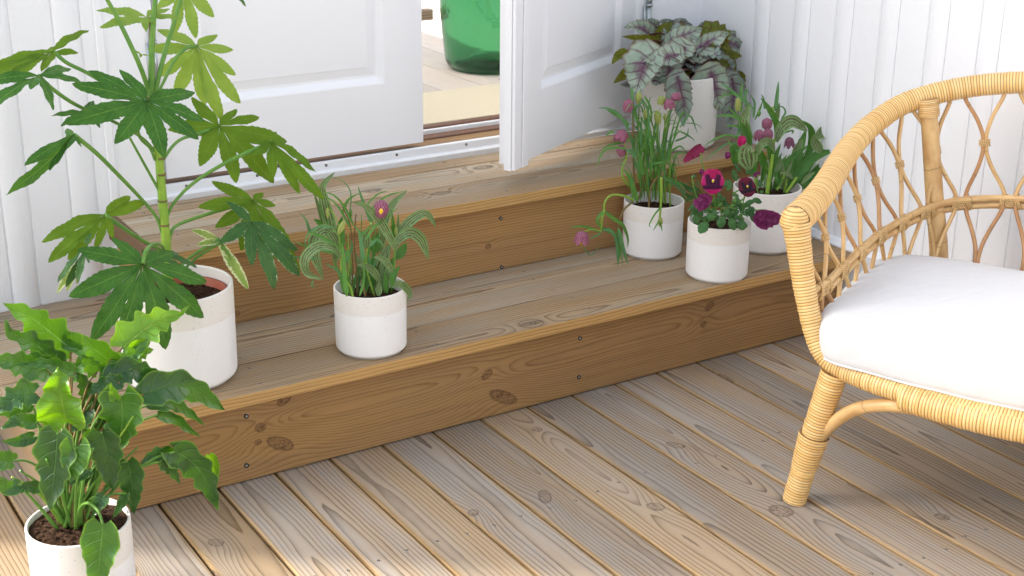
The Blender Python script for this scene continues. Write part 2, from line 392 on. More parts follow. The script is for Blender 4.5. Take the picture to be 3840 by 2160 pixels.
rdo = obj('door', rd, M_DOOR); tag(rdo, 'half open white panelled door leaf swung out over the upper step', 'door', 'white double doors')
bm = bmesh.new()
def ob(bm, s0, s1, d0, d1, z0, z1):
    r = bmesh.ops.create_cube(bm, size=1)
    for v in r['verts']: v.co = HF + HD*(s0 if v.co.x < 0 else s1) + HN*(d0 if v.co.y < 0 else d1) + Vector((0, 0, z0 if v.co.z < 0 else z1))
ob(bm, -.0205, .014, .0005, .010, .4535, 2.45); ob(bm, .0165, .046, .0005, .0125, .4535, 2.45)
ob(bm, -.024, -.0015, -.017, .0003, .4540, 2.45)
bmesh.ops.bevel(bm, geom=bm.edges[:], offset=.0012, segments=1, affect='EDGES')
obj('astragal', bm, M_DOOR, rdo)
hinge((1.688, .664, .675), rdo)

# threshold ----------------------------------------------------------
M_FLASH = paint_mat('white_metal_flashing', (.78, .785, .79), tex=.02, vert=False, rough=.3, streaky=.03)
M_SILL = wood_mat('brown_sill_wood', (.17, .085, .05), (.09, .045, .03), (.13, .10, .085), .5, ring=.006, vor=False)
thr = thing('door_threshold', 'brown timber sill with white metal flashing under the double doors', 'threshold', (.97, .7, .41))
bm = bmesh.new(); XA, XB = .2822, 1.654
def prismx(bm, prof, x0, x1):
    A = [bm.verts.new((x0, y, z)) for y, z in prof]; B = [bm.verts.new((x1, y, z)) for y, z in prof]; n = len(prof)
    for i in range(n): bm.faces.new((A[i], A[(i+1) % n], B[(i+1) % n], B[i]))
    bm.faces.new(A[::-1]); bm.faces.new(B)
prismx(bm, [(.6685, .4103), (.6665, .4235), (.6700, .4255), (.6790, .4285), (.6805, .4470), (.683, .4488), (.690, .4492), (.690, .4103)], XA-.055, XB+.03)
bmesh.ops.bevel(bm, geom=[e for e in bm.edges if abs(e.verts[0].co.x-e.verts[1].co.x) > .1], offset=.0008, segments=2, affect='EDGES')
fl = obj('flashing', bm, M_FLASH, thr)
for x in (.335, .515, .700, .90, 1.108, 1.32, 1.53): screw((x, .6798, .4395), (0, -1, 0), .0040, fl)
board('sill_board', XA, XB, .6905, .7600, .405, .4440, 'x', M_SILL, thr, .002, .3)
board('sill_board', XA, XB, .7605, .800, .405, .4485, 'x', M_SILL, thr, .003, .2)
board('sill_board', XA, XB, .812, .8420, .405, .4640, 'x', M_SILL, thr, .003, .7)
board('seal_strip', XA, XB, .8005, .8115, .405, .4595, 'x', M_FLASH, thr, .003, .7)
# interior floor
M_FLOOR = wood_mat('pale_floorboards', (.60, .51, .42), (.42, .34, .26), (.58, .53, .47), .5, 0, (.62, .48, .32), .2, ring=.010, contrast=.5, knotcol=(.35, .27, .2), thr=.75, streak=.3)
bm = new_bm(); yl = bm.verts.layers.float.new('yc')
for k in range(18):
    x0 = -.8+k*.142
    # floorboards run obliquely in the picture, so along Y here
    f = bbox(bm, x0+.0012, x0+.1408, .8425, 4.6, .43, .4600, 'y', .001, random.random()*.8)
    for v in set(v for q in f for v in q.verts): v[yl] = x0+.07
tag(obj('floor', bm, M_FLOOR), kind='structure')
bm = new_bm()
bbox(bm, .45, 1.62, .8440, 1.185, .4604, .4650, 'x', .002)
s = NT('cream_mat_weave'); o = s.obj()
s.bump(s.math('ADD', s.math('SINE', s.math('MULTIPLY', s.xyz(o)[0], 1300)), s.math('MULTIPLY', s.noise(o, 400, 3), 2)), .001, .8)
M_RUG = s.fin(s.mix(s.noise(o, 200, 3), (.62, .53, .37), (.74, .66, .48)), .9, .1)
tag(obj('door_mat', bm, M_RUG), 'cream woven mat lying just inside the open doorway', 'mat')
board('wooden_batten', 1.05, at(1625, 60, 2.3).x, 2.30, 2.34, .4602, .50, 'x', M_TREAD, None, .003, .3).name = 'floor_batten'
tag(bpy.data.objects['floor_batten'], 'thin timber batten on the floor behind the green bottle', 'batten')
# room shell: side walls only, roof left off so the sky lights the room
bm = bmesh.new(); extr(bm, [(-1.16, 0), (2.4, 0)], .46, 3.4, lambda a, b, z: (a, 4.6, z))
tag(obj('house_wall', bm, M_WALL), 'white far wall of the bright room behind the doors', 'wall')

# ------------------------------------------------------------------ curves and sweeps
def spline(P, n=12, closed=False):
    """Catmull-Rom through P"""
    P = [Vector(p) for p in P]; out = []
    m = len(P)
    for i in range(m-1 if not closed else m):
        p1, p2 = P[i], P[(i+1) % m]
        p0 = P[i-1] if (i > 0 or closed) else p1*2-p2
        p3 = P[(i+2) % m] if (i+2 < m or closed) else p2*2-p1
        for k in range(n):
            t = k/n
            out.append(.5*((2*p1)+(p2-p0)*t+(2*p0-5*p1+4*p2-p3)*t*t+(3*p1-p0-3*p2+p3)*t**3))
    if not closed: out.append(P[-1])
    return out
def resample(P, step):
    L = [0]
    for a, b in zip(P, P[1:]): L.append(L[-1]+(b-a).length)
    n = max(2, int(L[-1]/step)); out = []; j = 0
    for k in range(n+1):
        d = L[-1]*k/n
        while j < len(P)-2 and L[j+1] < d: j += 1
        t = (d-L[j])/max(1e-9, L[j+1]-L[j]); out.append(P[j].lerp(P[j+1], t))
    return out, L[-1]
def frames(P, up=Vector((0, 0, 1))):
    T = []
    for i in range(len(P)):
        a = P[max(0, i-1)]; b = P[min(len(P)-1, i+1)]; T.append((b-a).normalized())
    n = (up - T[0]*up.dot(T[0]))
    if n.length < 1e-4: n = Vector((1, 0, 0)) - T[0]*T[0].x
    n.normalize(); N = []
    for t in T:
        n = (n - t*n.dot(t)).normalized(); N.append(n)
    return T, N
def sweep(bm, P, r, seg=8, caps=True, uv=None, voff=0.0):
    """r: number or function of (arc length, total)"""
    T, N = frames(P); rings = []; L = 0; tot = sum((b-a).length for a, b in zip(P, P[1:]))
    uvl = bm.loops.layers.uv.get('UVMap')
    Ls = []
    for i, p in enumerate(P):
        if i: L += (p-P[i-1]).length
        Ls.append(L); rr = r(L, tot) if callable(r) else r
        b = T[i].cross(N[i])
        rings.append([bm.verts.new(p + (N[i]*math.cos(2*math.pi*k/seg) + b*math.sin(2*math.pi*k/seg))*rr) for k in range(seg)])
    for i in range(len(P)-1):
        for k in range(seg):
            f = bm.faces.new((rings[i][k], rings[i][(k+1) % seg], rings[i+1][(k+1) % seg], rings[i+1][k])); f.smooth = True
            if uvl:
                for l, (uu, vv) in zip(f.loops, ((Ls[i], k/seg), (Ls[i], (k+1)/seg), (Ls[i+1], (k+1)/seg), (Ls[i+1], k/seg))): l[uvl].uv = (uu+voff, vv)
    if caps:
        bm.faces.new(rings[0][::-1]); bm.faces.new(rings[-1])
    return rings
def coil(bm, P, r, pitch=.0048, seg=18, amp=.0011, voff=0.0):
    """a pole wrapped in round cane: real scalloped ridges, slightly irregular"""
    Q, tot = resample(P, pitch/4)
    jit = random.Random(int(tot*1e5)+int(voff*10))
    ofs = [jit.uniform(-.0004, .0004) for _ in range(int(tot/pitch)+3)]
    def rad(L, t):
        k = L/pitch; base = r(L, t) if callable(r) else r
        return base + amp*abs(math.sin(math.pi*k))**.7 - amp*.5 + ofs[int(k) % len(ofs)]
    return sweep(bm, Q, rad, seg, True, None, voff)

# ------------------------------------------------------------------ rattan armchair
def rattan_mat(name, light, dark, pitch=None):
    s = NT(name); uv = s.uv(); u, v, _ = s.xyz(uv)
    if pitch:
        k = s.math('FLOOR', s.math('DIVIDE', u, pitch))
        wn = s.node('ShaderNodeTexWhiteNoise', noise_dimensions='1D'); s.put(wn.inputs['W'], k); rn = wn.outputs['Value']
        f1 = s.math('FRACT', s.math('DIVIDE', u, pitch))
        gap = s.math('POWER', s.math('ABSOLUTE', s.math('SUBTRACT', s.math('MULTIPLY', f1, 2.0), 1.0)), 2.6)
        a = s.noise(s.vec(s.math('MULTIPLY', k, 7.7), s.math('MULTIPLY', v, 5.0), 0.0), 1.0, 3, .6)
        spots = s.ramp(s.noise(s.vec(s.math('MULTIPLY', k, 3.1), s.math('MULTIPLY', v, 16.0), 2.0), 1.0, 2, .5), .70, .78)
        f = s.math('ADD', s.math('MULTIPLY', rn, .65), s.math('MULTIPLY', a, .45), clamp=True)
        c = s.mix(f, light, tuple(q*w for q, w in zip(light, (.84, .68, .46))))
        c = s.mix(s.math('MULTIPLY', gap, .95), c, tuple(q*.55 for q in dark))
        c = s.mix(s.math('MULTIPLY', spots, .6), c, dark)
        big = s.noise(s.obj(), 9, 3, .6)
        hs = s.node('ShaderNodeHueSaturation'); s.put(hs.inputs['Color'], c); s.put(hs.inputs['Value'], s.math('ADD', .85, s.math('MULTIPLY', big, .3)))
        return s.fin(hs.outputs[0], .38, .45)
    n = s.noise(s.vec(s.math('MULTIPLY', u, 9.0), s.math('MULTIPLY', v, 2.5), 0), 1.0, 4, .6)
    node = s.math('POWER', s.math('ABSOLUTE', s.math('SINE', s.math('MULTIPLY', u, 20.0))), 60.0)
    nn = s.math('SUBTRACT', 1.0, s.ramp(s.math('ABSOLUTE', s.math('SINE', s.math('ADD', s.math('MULTIPLY', u, 19.0), s.math('MULTIPLY', n, .4)))), .0, .05))
    c = s.mix(s.ramp(n, .3, .7), light, dark); c = s.mix(s.math('MULTIPLY', nn, .55), c, tuple(q*.4 for q in dark))
    fine = s.noise(s.vec(s.math('MULTIPLY', u, 40.0), s.math('MULTIPLY', v, 60.0), 0), 1.0, 2, .6)
    s.bump(fine, .0005, .4)
    return s.fin(c, .36, .45)
PITCH = .0062
M_COIL = rattan_mat('wrapped_rattan', (.86, .61, .275), (.34, .17, .05), PITCH)
M_CANE = rattan_mat('bare_rattan_cane', (.68, .45, .20), (.45, .25, .09))
M_CANE2 = rattan_mat('brown_rattan_cane', (.52, .29, .125), (.36, .17, .065))
M_BIND = rattan_mat('rattan_binding', (.78, .56, .28), (.42, .23, .085), .004)

A0 = Vector((1.14, -.677, 0)); AU = Vector((.47, -.883, 0)); AB = Vector((.883, .47, 0)); HW = .335    # chair frame: corner, along the front, towards the back, half width
def cw(s, d, z): return A0 + AU*s + AB*d + Vector((0, 0, z))
def mir(P): return [(2*HW-s, d, z) for s, d, z in P][::-1]
chair = thing('rattan_armchair', 'wrapped rattan armchair with open diamond cane lattice beside the steps', 'armchair', cw(.335, .25, 0))
TOPL = [(-.107, .020, .573), (-.106, .102, .580), (-.106, .198, .598), (-.112, .297, .620), (-.114, .395, .641), (-.100, .486, .667), (-.056, .564, .702), (.039, .618, .735), (.149, .640, .757), (.27, .648, .768)]
MIDL = [(-.072, .010, .425), (-.050, .054, .433), (-.043, .148, .442), (-.037, .246, .451), (-.028, .350, .458), (-.010, .449, .463), (.020, .535, .472), (.081, .597, .486), (.180, .622, .499), (.285, .628, .503)]
BOTL = [(-.030, .030, .312), (-.024, .075, .312), (-.020, .15, .312), (-.015, .23, .312), (-.010, .31, .312), (.000, .39, .312), (.030, .465, .315), (.095, .520, .320), (.190, .545, .325), (.285, .550, .325)]
top = [cw(*p) for p in TOPL + mir(TOPL)]
T_ = spline(top, 10)
bm = new_bm()
def toprad(L, t):
    k = min(L, t-L); return .0305 - .007*min(1, k/.55)
Q, tot = resample(T_, PITCH/4)
def wrap(bm, P, r, seg=18, amp=.0010, seed=1):
    Q, tot = resample(P, PITCH/5); jit = random.Random(seed)
    ofs = [jit.uniform(-.0005, .0005) for _ in range(int(tot/PITCH)+3)]
    def rad(L, t):
        k = L/PITCH; base = r(L, t) if callable(r) else r
        return base + amp*abs(math.sin(math.pi*k))**.6 - amp*.6 + ofs[int(k) % len(ofs)]
    T, N = frames(Q)
    return sweep(bm, Q, rad, seg, True)
wrap(bm, T_, toprad, 20, seed=3); obj('top_rail', bm, M_COIL, chair)
# rounded knob that closes each arm end
for s, side in ((0, 1), (1, -1)):
    k = TOPL[0]; kk = k if s == 0 else (2*HW-k[0], k[1], k[2])
    bm = new_bm(); c0 = cw(*kk)
    A = cw(kk[0], kk[1]-.0, kk[2])
    bmesh.ops.create_uvsphere(bm, u_segments=24, v_segments=16, radius=.0285, matrix=Matrix.Translation(c0 + AB*-.004))
    for v in bm.verts:
        d = (v.co - c0); v.co += d.normalized()*.0009*math.sin(d.z*900)
    uvl = bm.loops.layers.uv['UVMap']
    for f in bm.faces:
        for l in f.loops: l[uvl].uv = (l.vert.co.z, .3)
    obj('arm_knob', bm, M_COIL, chair, True)
# arm post that bends into the front seat rail
FR = [(-.104, .016, .570), (-.090, .012, .51), (-.075, .008, .45), (-.058, .004, .395), (-.036, -.002, .345), (-.008, -.008, .314), (.04, -.020, .303), (.12, -.045, .300), (.22, -.064, .299), (.30, -.072, .299)]
def frad(L, t):
    k = min(L, t-L); return .0215 + .001*math.sin(L*23) + .0065*math.exp(-k/.035)
bm = new_bm(); wrap(bm, spline([cw(*p) for p in FR + mir(FR)], 10), frad, 18, seed=5); obj('front_frame', bm, M_COIL, chair)
bm = new_bm()      # thicker wrapping where the braces join the front rail
wrap(bm, spline([cw(*p) for p in [(.150, -.052, .293), (.22, -.064, .291), (.30, -.072, .2905), (.37, -.072, .2905), (.45, -.064, .291), (.52, -.052, .293)]], 10), .0285, 20, seed=8); obj('rail_wrapping', bm, M_COIL, chair)
# seat side and back rails
bm = new_bm(); sweep(bm, spline([cw(*p) for p in [(-.005, .0, .306)] + BOTL[1:] + mir(BOTL)[:-1] + [(2*HW+.005, 0, .306)]], 8), .0135, 12); obj('seat_rail', bm, M_CANE, chair)
# legs
def leg(name, P, r0, r1, mat, wr=True, seed=2):
    bm = new_bm()
    if wr: wrap(bm, spline([cw(*p) for p in P], 8), lambda L, t: r0+(r1-r0)*L/t, 18, seed=seed)
    else: sweep(bm, spline([cw(*p) for p in P], 8), lambda L, t: r0+(r1-r0)*L/t, 14)
    return obj(name, bm, mat, chair)
F0 = [(.006, -.012, .292), (-.012, -.018, .20), (-.030, -.022, .10), (-.047, -.026, .003)]
lg = leg('front_leg', F0, .0265, .0235, M_COIL, seed=21)
leg('front_leg', mir(F0)[::-1], .0265, .0235, M_COIL, seed=22)
for m in (0, 1):
    P = [(-.020, -.020, .155), (-.036, -.023, .07)]
    if m: P = [(2*HW-a, b, c) for a, b, c in P]
    bm = new_bm(); wrap(bm, [cw(*P[0]), cw(*P[0]).lerp(cw(*P[1]), .5), cw(*P[1])], lambda L, t: .0310-.0065*(L/t), 18, seed=30+m); obj('leg_wrapping', bm, M_COIL, chair)
    B = [(-.018, -.020, .135), (.012, -.024, .185), (.060, -.036, .235), (.115, -.047, .262), (.175, -.056, .274)]
    B2 = [(-.016, -.010, .150), (-.008, .03, .21), (-.008, .085, .27), (-.012, .15, .305)]
    if m: B = [(2*HW-a, b, c) for a, b, c in B]; B2 = [(2*HW-a, b, c) for a, b, c in B2]
    bm = new_bm(); sweep(bm, spline([cw(*p) for p in B], 8), .0130, 12); obj('brace', bm, M_CANE, chair)
    bm = new_bm(); sweep(bm, spline([cw(*p) for p in B2], 8), .0110, 12); obj('brace', bm, M_CANE, chair)
R0 = [(-.012, .578, .715), (.022, .578, .52), (.055, .572, .34), (.045, .60, .18), (.03, .63, .003)]
for m in (0, 1):
    P = R0 if not m else [(2*HW-a, b, c) for a, b, c in R0]
    o = leg('back_post', P, .0185, .0235, M_CANE, False)
    bm = new_bm(); wrap(bm, [cw(*P[0]), cw(*P[0]).lerp(cw(*P[1]), .10), cw(*P[0]).lerp(cw(*P[1]), .20)], .0225, 16, seed=40); obj('binding', bm, M_BIND, o)
# two parallel mid rails
midc = spline([cw(*p) for p in MIDL + mir(MIDL)], 10)
for dz in (.0085, -.0085):
    bm = new_bm(); sweep(bm, [p + Vector((0, 0, dz)) + AB*(-dz*.25) for p in midc], .0078, 10); obj('mid_rail', bm, M_CANE, chair)
# lattice of bent canes on the shell between the rails
def shell(idx, v):
    """idx: real joint index along the rails, v: 0 seat, 1 mid rail, 2 top rail"""
    full = [BOTL + mir(BOTL), MIDL + mir(MIDL), TOPL + mir(TOPL)]
    def pt(L, x):
        i = int(math.floor(x)); t = x-i; i = max(0, min(len(L)-2, i)) if t or i < len(L)-1 else len(L)-2
        t = x-i
        g = lambda k: Vector(L[max(0, min(len(L)-1, k))])
        p0, p1, p2, p3 = g(i-1), g(i), g(i+1), g(i+2)
        return .5*((2*p1)+(p2-p0)*t+(2*p0-5*p1+4*p2-p3)*t*t+(3*p1-p0-3*p2+p3)*t**3)
    if v <= 1: p = pt(full[0], idx).lerp(pt(full[1], idx), v)
    else: p = pt(full[1], idx).lerp(pt(full[2], idx), v-1)
    return cw(*p)
rj = random.Random(4)
NJ = 18
for j in range(1, NJ+1):
    for side in (-1, 1):
        if (j == 1 and side < 0) or (j == NJ and side > 0): pass
        # upper: joint on the top rail -> node half way -> joint on the mid rail
        P = []
        for t, w in ((.00, .10), (.10, .17), (.25, .34), (.40, .455), (.50, .470), (.60, .455), (.75, .34), (.90, .17), (1.0, .09)):
            i = max(.15, min(NJ+.85, j+side*w)); P.append(shell(i, 1.04+.93*(1-t)) + AB*rj.uniform(-.001, .001))
        bm = new_bm(); sweep(bm, spline(P, 4), .0047, 8, voff=rj.random()*3)
        obj('cane_strut', bm, M_CANE2 if rj.random() < .33 else M_CANE, chair)
        P = []
        for t, w in ((.0, .09), (.15, .18), (.35, .33), (.55, .44), (.75, .47), (.98, .42)):
            i = max(.15, min(NJ+.85, j+side*w)); P.append(shell(i, .97*(1-t)+.02))
        bm = new_bm(); sweep(bm, spline(P, 4), .0047, 8, voff=rj.random()*3)
        obj('cane_strut', bm, M_CANE2 if rj.random() < .25 else M_CANE, chair)
def ring_bind(c, ax, rx, n, r=.0019, pitch=.0036, flat=None, seg=16):
    """n loops of thin cane round the axis ax at c; rx = (radius along side, radius across)"""
    bm = new_bm(); ax = ax.normalized(); s1 = flat - ax*flat.dot(ax); s1.normalize(); s2 = ax.cross(s1)
    P = []
    for k in range(n*seg+1):
        a = 2*math.pi*k/seg; P.append(c + ax*((k/seg-n/2)*pitch) + s1*math.cos(a)*rx[0] + s2*math.sin(a)*rx[1])
    sweep(bm, P, r, 6); return bm
for j in range(1, NJ+1):
    c = shell(j, 1.0); tx = (shell(j+.1, 1)-shell(j-.1, 1)).normalized(); upv = Vector((0, 0, 1))
    nrm = tx.cross(upv).normalized()
    for q in (-.016, .016): obj('binding', ring_bind(c+tx*q, tx + upv*(.25 if q > 0 else -.25), (.0178, .0095), 3, flat=upv, r=.0015), M_BIND, chair)
    obj('binding', ring_bind(c, upv, (.0125, .0100), 5, flat=tx, pitch=.0040, r=.0016), M_BIND, chair)
    ct = shell(j, 1.93); tt = (shell(j+.1, 2)-shell(j-.1, 2)).normalized()
    ov = shell(j, 2.0); rad_ = .0285-.006*min(1, .1*min(j, NJ-j)/.5)
    if j < NJ:
        nd = shell(j+.5, 1.51); up2 = (shell(j+.5, 1.6)-shell(j+.5, 1.4)).normalized(); t2 = (shell(j+.6, 1.5)-shell(j+.4, 1.5)).normalized()
        obj('binding', ring_bind(nd, up2, (.0112, .0066), 4, flat=t2, r=.0015), M_BIND, chair)
# the cane that ties the lattice under the top rail
# seat slats
for k in range(17):
    s0 = -.0 + k*.042
    bm = new_bm(); sweep(bm, spline([cw(s0, -.0-.055*math.sin(math.pi*min(1, max(0, s0/.67))), .302), cw(s0, .25, .298), cw(s0, .53, .306)], 6), .0052, 8)
    obj('seat_slat', bm, M_CANE2, chair)

# cushion ------------------------------------------------------------
def rrect(s0, s1, d0, d1, rf, rb, n=10):
    P = []
    for cx, cy, a0, r in ((s1-rf, d0+rf, -90, rf), (s1-rb, d1-rb, 0, rb), (s0+rb, d1-rb, 90, rb), (s0+rf, d0+rf, 180, rf)):
        for k in range(n+1):
            a = math.radians(a0+90*k/n); P.append((cx+r*math.cos(a), cy+r*math.sin(a)))
    # subdivide the straight sides
    out = []
    for i, p in enumerate(P):
        q = P[(i+1) % len(P)]; L = math.dist(p, q); m = max(1, int(L/.02))
        for k in range(m): out.append((p[0]+(q[0]-p[0])*k/m, p[1]+(q[1]-p[1])*k/m))
    return out
def cushion(name):
    bm = bmesh.new(); rings = []
    prof = [(.26, .3150), (.12, .3125), (.04, .3130), (.010, .3165), (.001, .3220), (-.0015, .335), (-.0025, .352), (-.0015, .372), (.003, .3870), (.011, .3970), (.024, .4030), (.055, .4065), (.10, .4090), (.16, .4105)]
    base = rrect(-.052, 2*HW+.052, -.030, .505, .075, .14)
    cx, cy = HW, .22
    for ins, z in prof:
        r = []
        for s, d in base:
            fx = 1 - ins/.387; fy = 1 - ins/.2675
            s2 = cx + (s-cx)*fx; d2 = .2375 + (d-.2375)*fy
            d2 -= .042*math.sin(math.pi*min(1, max(0, (s2+.05)/.77)))*max(0, 1-(d2+.03)/.3)
            z2 = z + (.0030*math.sin(s*31+d*17)*math.sin(d*29+1)*max(0, 1-ins/.15) if z > .38 else 0)
            # soft pulls along the sides
            if .32 < z < .39: d2 += .0012*math.sin(s*47+z*90)
            r.append(bm.verts.new(cw(s2, d2, z2 - (.010*max(0, (d2-.35)/.15) if z > .36 else 0))))
        rings.append(r)
    n = len(base)
    for a, b in zip(rings, rings[1:]):
        for i in range(n): bm.faces.new((a[i], a[(i+1) % n], b[(i+1) % n], b[i]))
    bm.faces.new(rings[0][::-1]); bm.faces.new(rings[-1])
    for f in bm.faces: f.smooth = True
    s = NT('white_cotton'); o = s.obj()
    w = s.math('ADD', s.noise(s.vmath('MULTIPLY', o, (900, 900, 900)), 1, 2), s.math('MULTIPLY', s.noise(s.vmath('MULTIPLY', o, (4, 11, 8)), 1, 3, .5), 14.0))
    s.bump(w, .0022, .6)
    s.b.inputs['Sheen Weight'].default_value = .15
    M = s.fin(s.mix(s.noise(o, 6, 3), (.64, .64, .645), (.68, .68, .685)), .85, .15)
    co = obj(name, bm, M); tag(co, 'plump white seat cushion lying on the rattan armchair', 'cushion')
    ring = [v.co.copy() for v in co.data.vertices[4*n:5*n]]
    bm = bmesh.new(); bm.loops.layers.uv.new('UVMap'); sweep(bm, ring + [ring[0]], .0024, 8, False); obj('piping', bm, M, co)
cushion('seat_cushion')

# ------------------------------------------------------------------ pots
def pot_mat(name, split, raw=(.785, .75, .695), glaze=(.84, .835, .825)):
    s = NT(name); o = s.obj(); z = s.xyz(o)[2]
    n = s.noise(o, 14, 3, .5)
    zz = s.math('ADD', z, s.math('MULTIPLY', s.math('SUBTRACT', n, .5), .004))
    f = s.ramp(zz, split-.0012, split+.0012)
    vo = s.node('ShaderNodeTexVoronoi', feature='F1'); s.put(vo.inputs['Vector'], o); vo.inputs['Scale'].default_value = 210
    keep = s.math('GREATER_THAN', s.xyz(vo.outputs['Color'])[1], .80)
    sp = s.math('MULTIPLY', s.ramp(vo.outputs['Distance'], .10, .26, 1, 0), keep)
    c = s.mix(f, glaze, raw)
    c = s.mix(s.math('MULTIPLY', s.noise(o, 9, 4, .6), .12), c, (.45, .38, .30))
    c = s.mix(s.math('MULTIPLY', sp, s.math('ADD', .32, s.math('MULTIPLY', f, .3))), c, (.20, .13, .08))
    s.bump(s.noise(o, 260, 3, .6), .0006, .35)
    m = s.fin(c, s.math('ADD', .38, s.math('MULTIPLY', f, .3)), .35)
    return m
M_SOIL = None
def soil_mat():
    s = NT('dark_potting_soil'); o = s.obj()
    n = s.noise(o, 180, 6, .7); c = s.mix(s.ramp(n, .35, .7), (.018, .009, .005), (.095, .050, .028))
    c = s.mix(s.ramp(s.noise(o, 420, 2), .68, .74), c, (.24, .15, .08))
    s.bump(n, .006, 1.0); return s.fin(c, .95, .1)
M_SOIL = soil_mat()
def lathe(bm, prof, seg=72, c=(0, 0, 0)):
    R = []
    for r, z in prof: R.append([bm.verts.new((c[0]+r*math.cos(2*math.pi*k/seg), c[1]+r*math.sin(2*math.pi*k/seg), c[2]+z)) for k in range(seg)])
    for a, b in zip(R, R[1:]):
        for k in range(seg):
            f = bm.faces.new((a[k], a[(k+1) % seg], b[(k+1) % seg], b[k])); f.smooth = True
    return R
def soil_disc(r, z, parent, lump=.005, mat=None):
    bm = bmesh.new(); rr = random.Random(int(r*1e4)); n = 26; R = [[bm.verts.new((0, 0, lump))]]
    for i in range(1, n+1):
        q = r*i/n; m = 64
        R.append([bm.verts.new((q*math.cos(2*math.pi*k/m), q*math.sin(2*math.pi*k/m), lump*(1-(i/n)**2) + lump*.9*noise.noise(Vector((q*math.cos(2*math.pi*k/m)*60, q*math.sin(2*math.pi*k/m)*60, r*99))))) for k in range(m)])
    for k in range(64): bm.faces.new((R[0][0], R[1][k], R[1][(k+1) % 64]))
    for a, b in zip(R[1:], R[2:]):
        for k in range(64): bm.faces.new((a[k], b[k], b[(k+1) % 64], a[(k+1) % 64]))
    for _ in range(int(2600*r)):
        a = rr.uniform(0, 6.28); q = r*.97*math.sqrt(rr.random()); s = rr.uniform(.0008, .0034)
        c = Vector((q*math.cos(a), q*math.sin(a), lump*(1-(q/r)**2)+s*.4))
        t = bmesh.ops.create_icosphere(bm, subdivisions=1, radius=s)
        for v in t['verts']: v.co = Vector((v.co.x*rr.uniform(.7, 1.4), v.co.y*rr.uniform(.7, 1.4), v.co.z*.8)) + c
    for v in bm.verts: v.co.z += z
    o = obj('soil', bm, mat or M_SOIL); o.parent = parent; return o
def pot(x, y, z, r, h, label, split=.70, soil=.80, group='speckled stoneware plant pots', inner=False, **kw):
    bm = bmesh.new(); t = max(.0045, r*.055); b = r*.10
    prof = [(0, .0025), (r*.86, .0025), (r*.865, 0), (r*.885, 0), (r*.895, .004)]
    for k in range(1, 9):
        a = math.pi/2*k/8; prof.append((r*.895+(r*.985-r*.895)*math.sin(a), .004+b*(1-math.cos(a))))
    prof += [(r*.990, h*.3), (r*.996, h*.7), (r, h-t*.7)]
    for k in range(1, 7):
        a = math.pi*k/7; prof.append((r-t/2+t/2*math.cos(a), h-t*.5+t*.5*math.sin(a)))
    prof += [(r-t, h-t*.7), (r-t-.001, h*.5), (r-t-.004, h*.12), (0, h*.10)]
    lathe(bm, prof)
    o = obj('plant_pot', bm, pot_mat('speckled_stoneware', h*split, **kw)); o.location = (x, y, z); tag(o, label, 'plant pot', group)
    if inner:
        q = bmesh.new(); lathe(q, [(r-t-.010, h*.2), (r-t-.006, h*.875), (r-t-.0045, h*.885), (r-t-.003, h*.895), (r-t-.0095, h*.90), (r-t-.012, h*.89), (r-t-.018, h*.7)])
        k = obj('nursery_pot', q, plain('terracotta_plastic', (.33, .075, .035), .5, .4, 0, .1, 60)); k.parent = o
    soil_disc(r-t-(.012 if inner else .0015), h*soil, o)
    return o
pot(.5068, .0591, .2101, .077, .142, 'small white pot with beige top band, alone in the middle of the lower step')
pot(1.4125, .2534, .2101, .077, .142, 'small white pot near the riser holding thin grassy fritillaries')
pot(1.4455, .0353, .2101, .077, .142, 'small white pot holding magenta pansies at the front edge of the lower step', soil=.86)
pot(1.6968, .1457, .2101, .0877, .164, 'mid-sized speckled pot of broad leaved tulips nearest the rattan armchair', soil=.82)
pot(1.6712, .4935, .4101, .1056, .199, 'large speckled cream pot on the upper step under the silver begonia', split=-.1, glaze=(.6, .6, .6), raw=(.73, .70, .65))
pot(.1075, .1297, .2101, .1155, .200, 'large white pot with a red inner pot under the tall split-leaf plant', soil=.82, inner=True)
pot(-.226, -.273, .0003, .0877, .165, 'white pot full of brown soil standing on the deck in the lower left corner', soil=.94, split=.62)

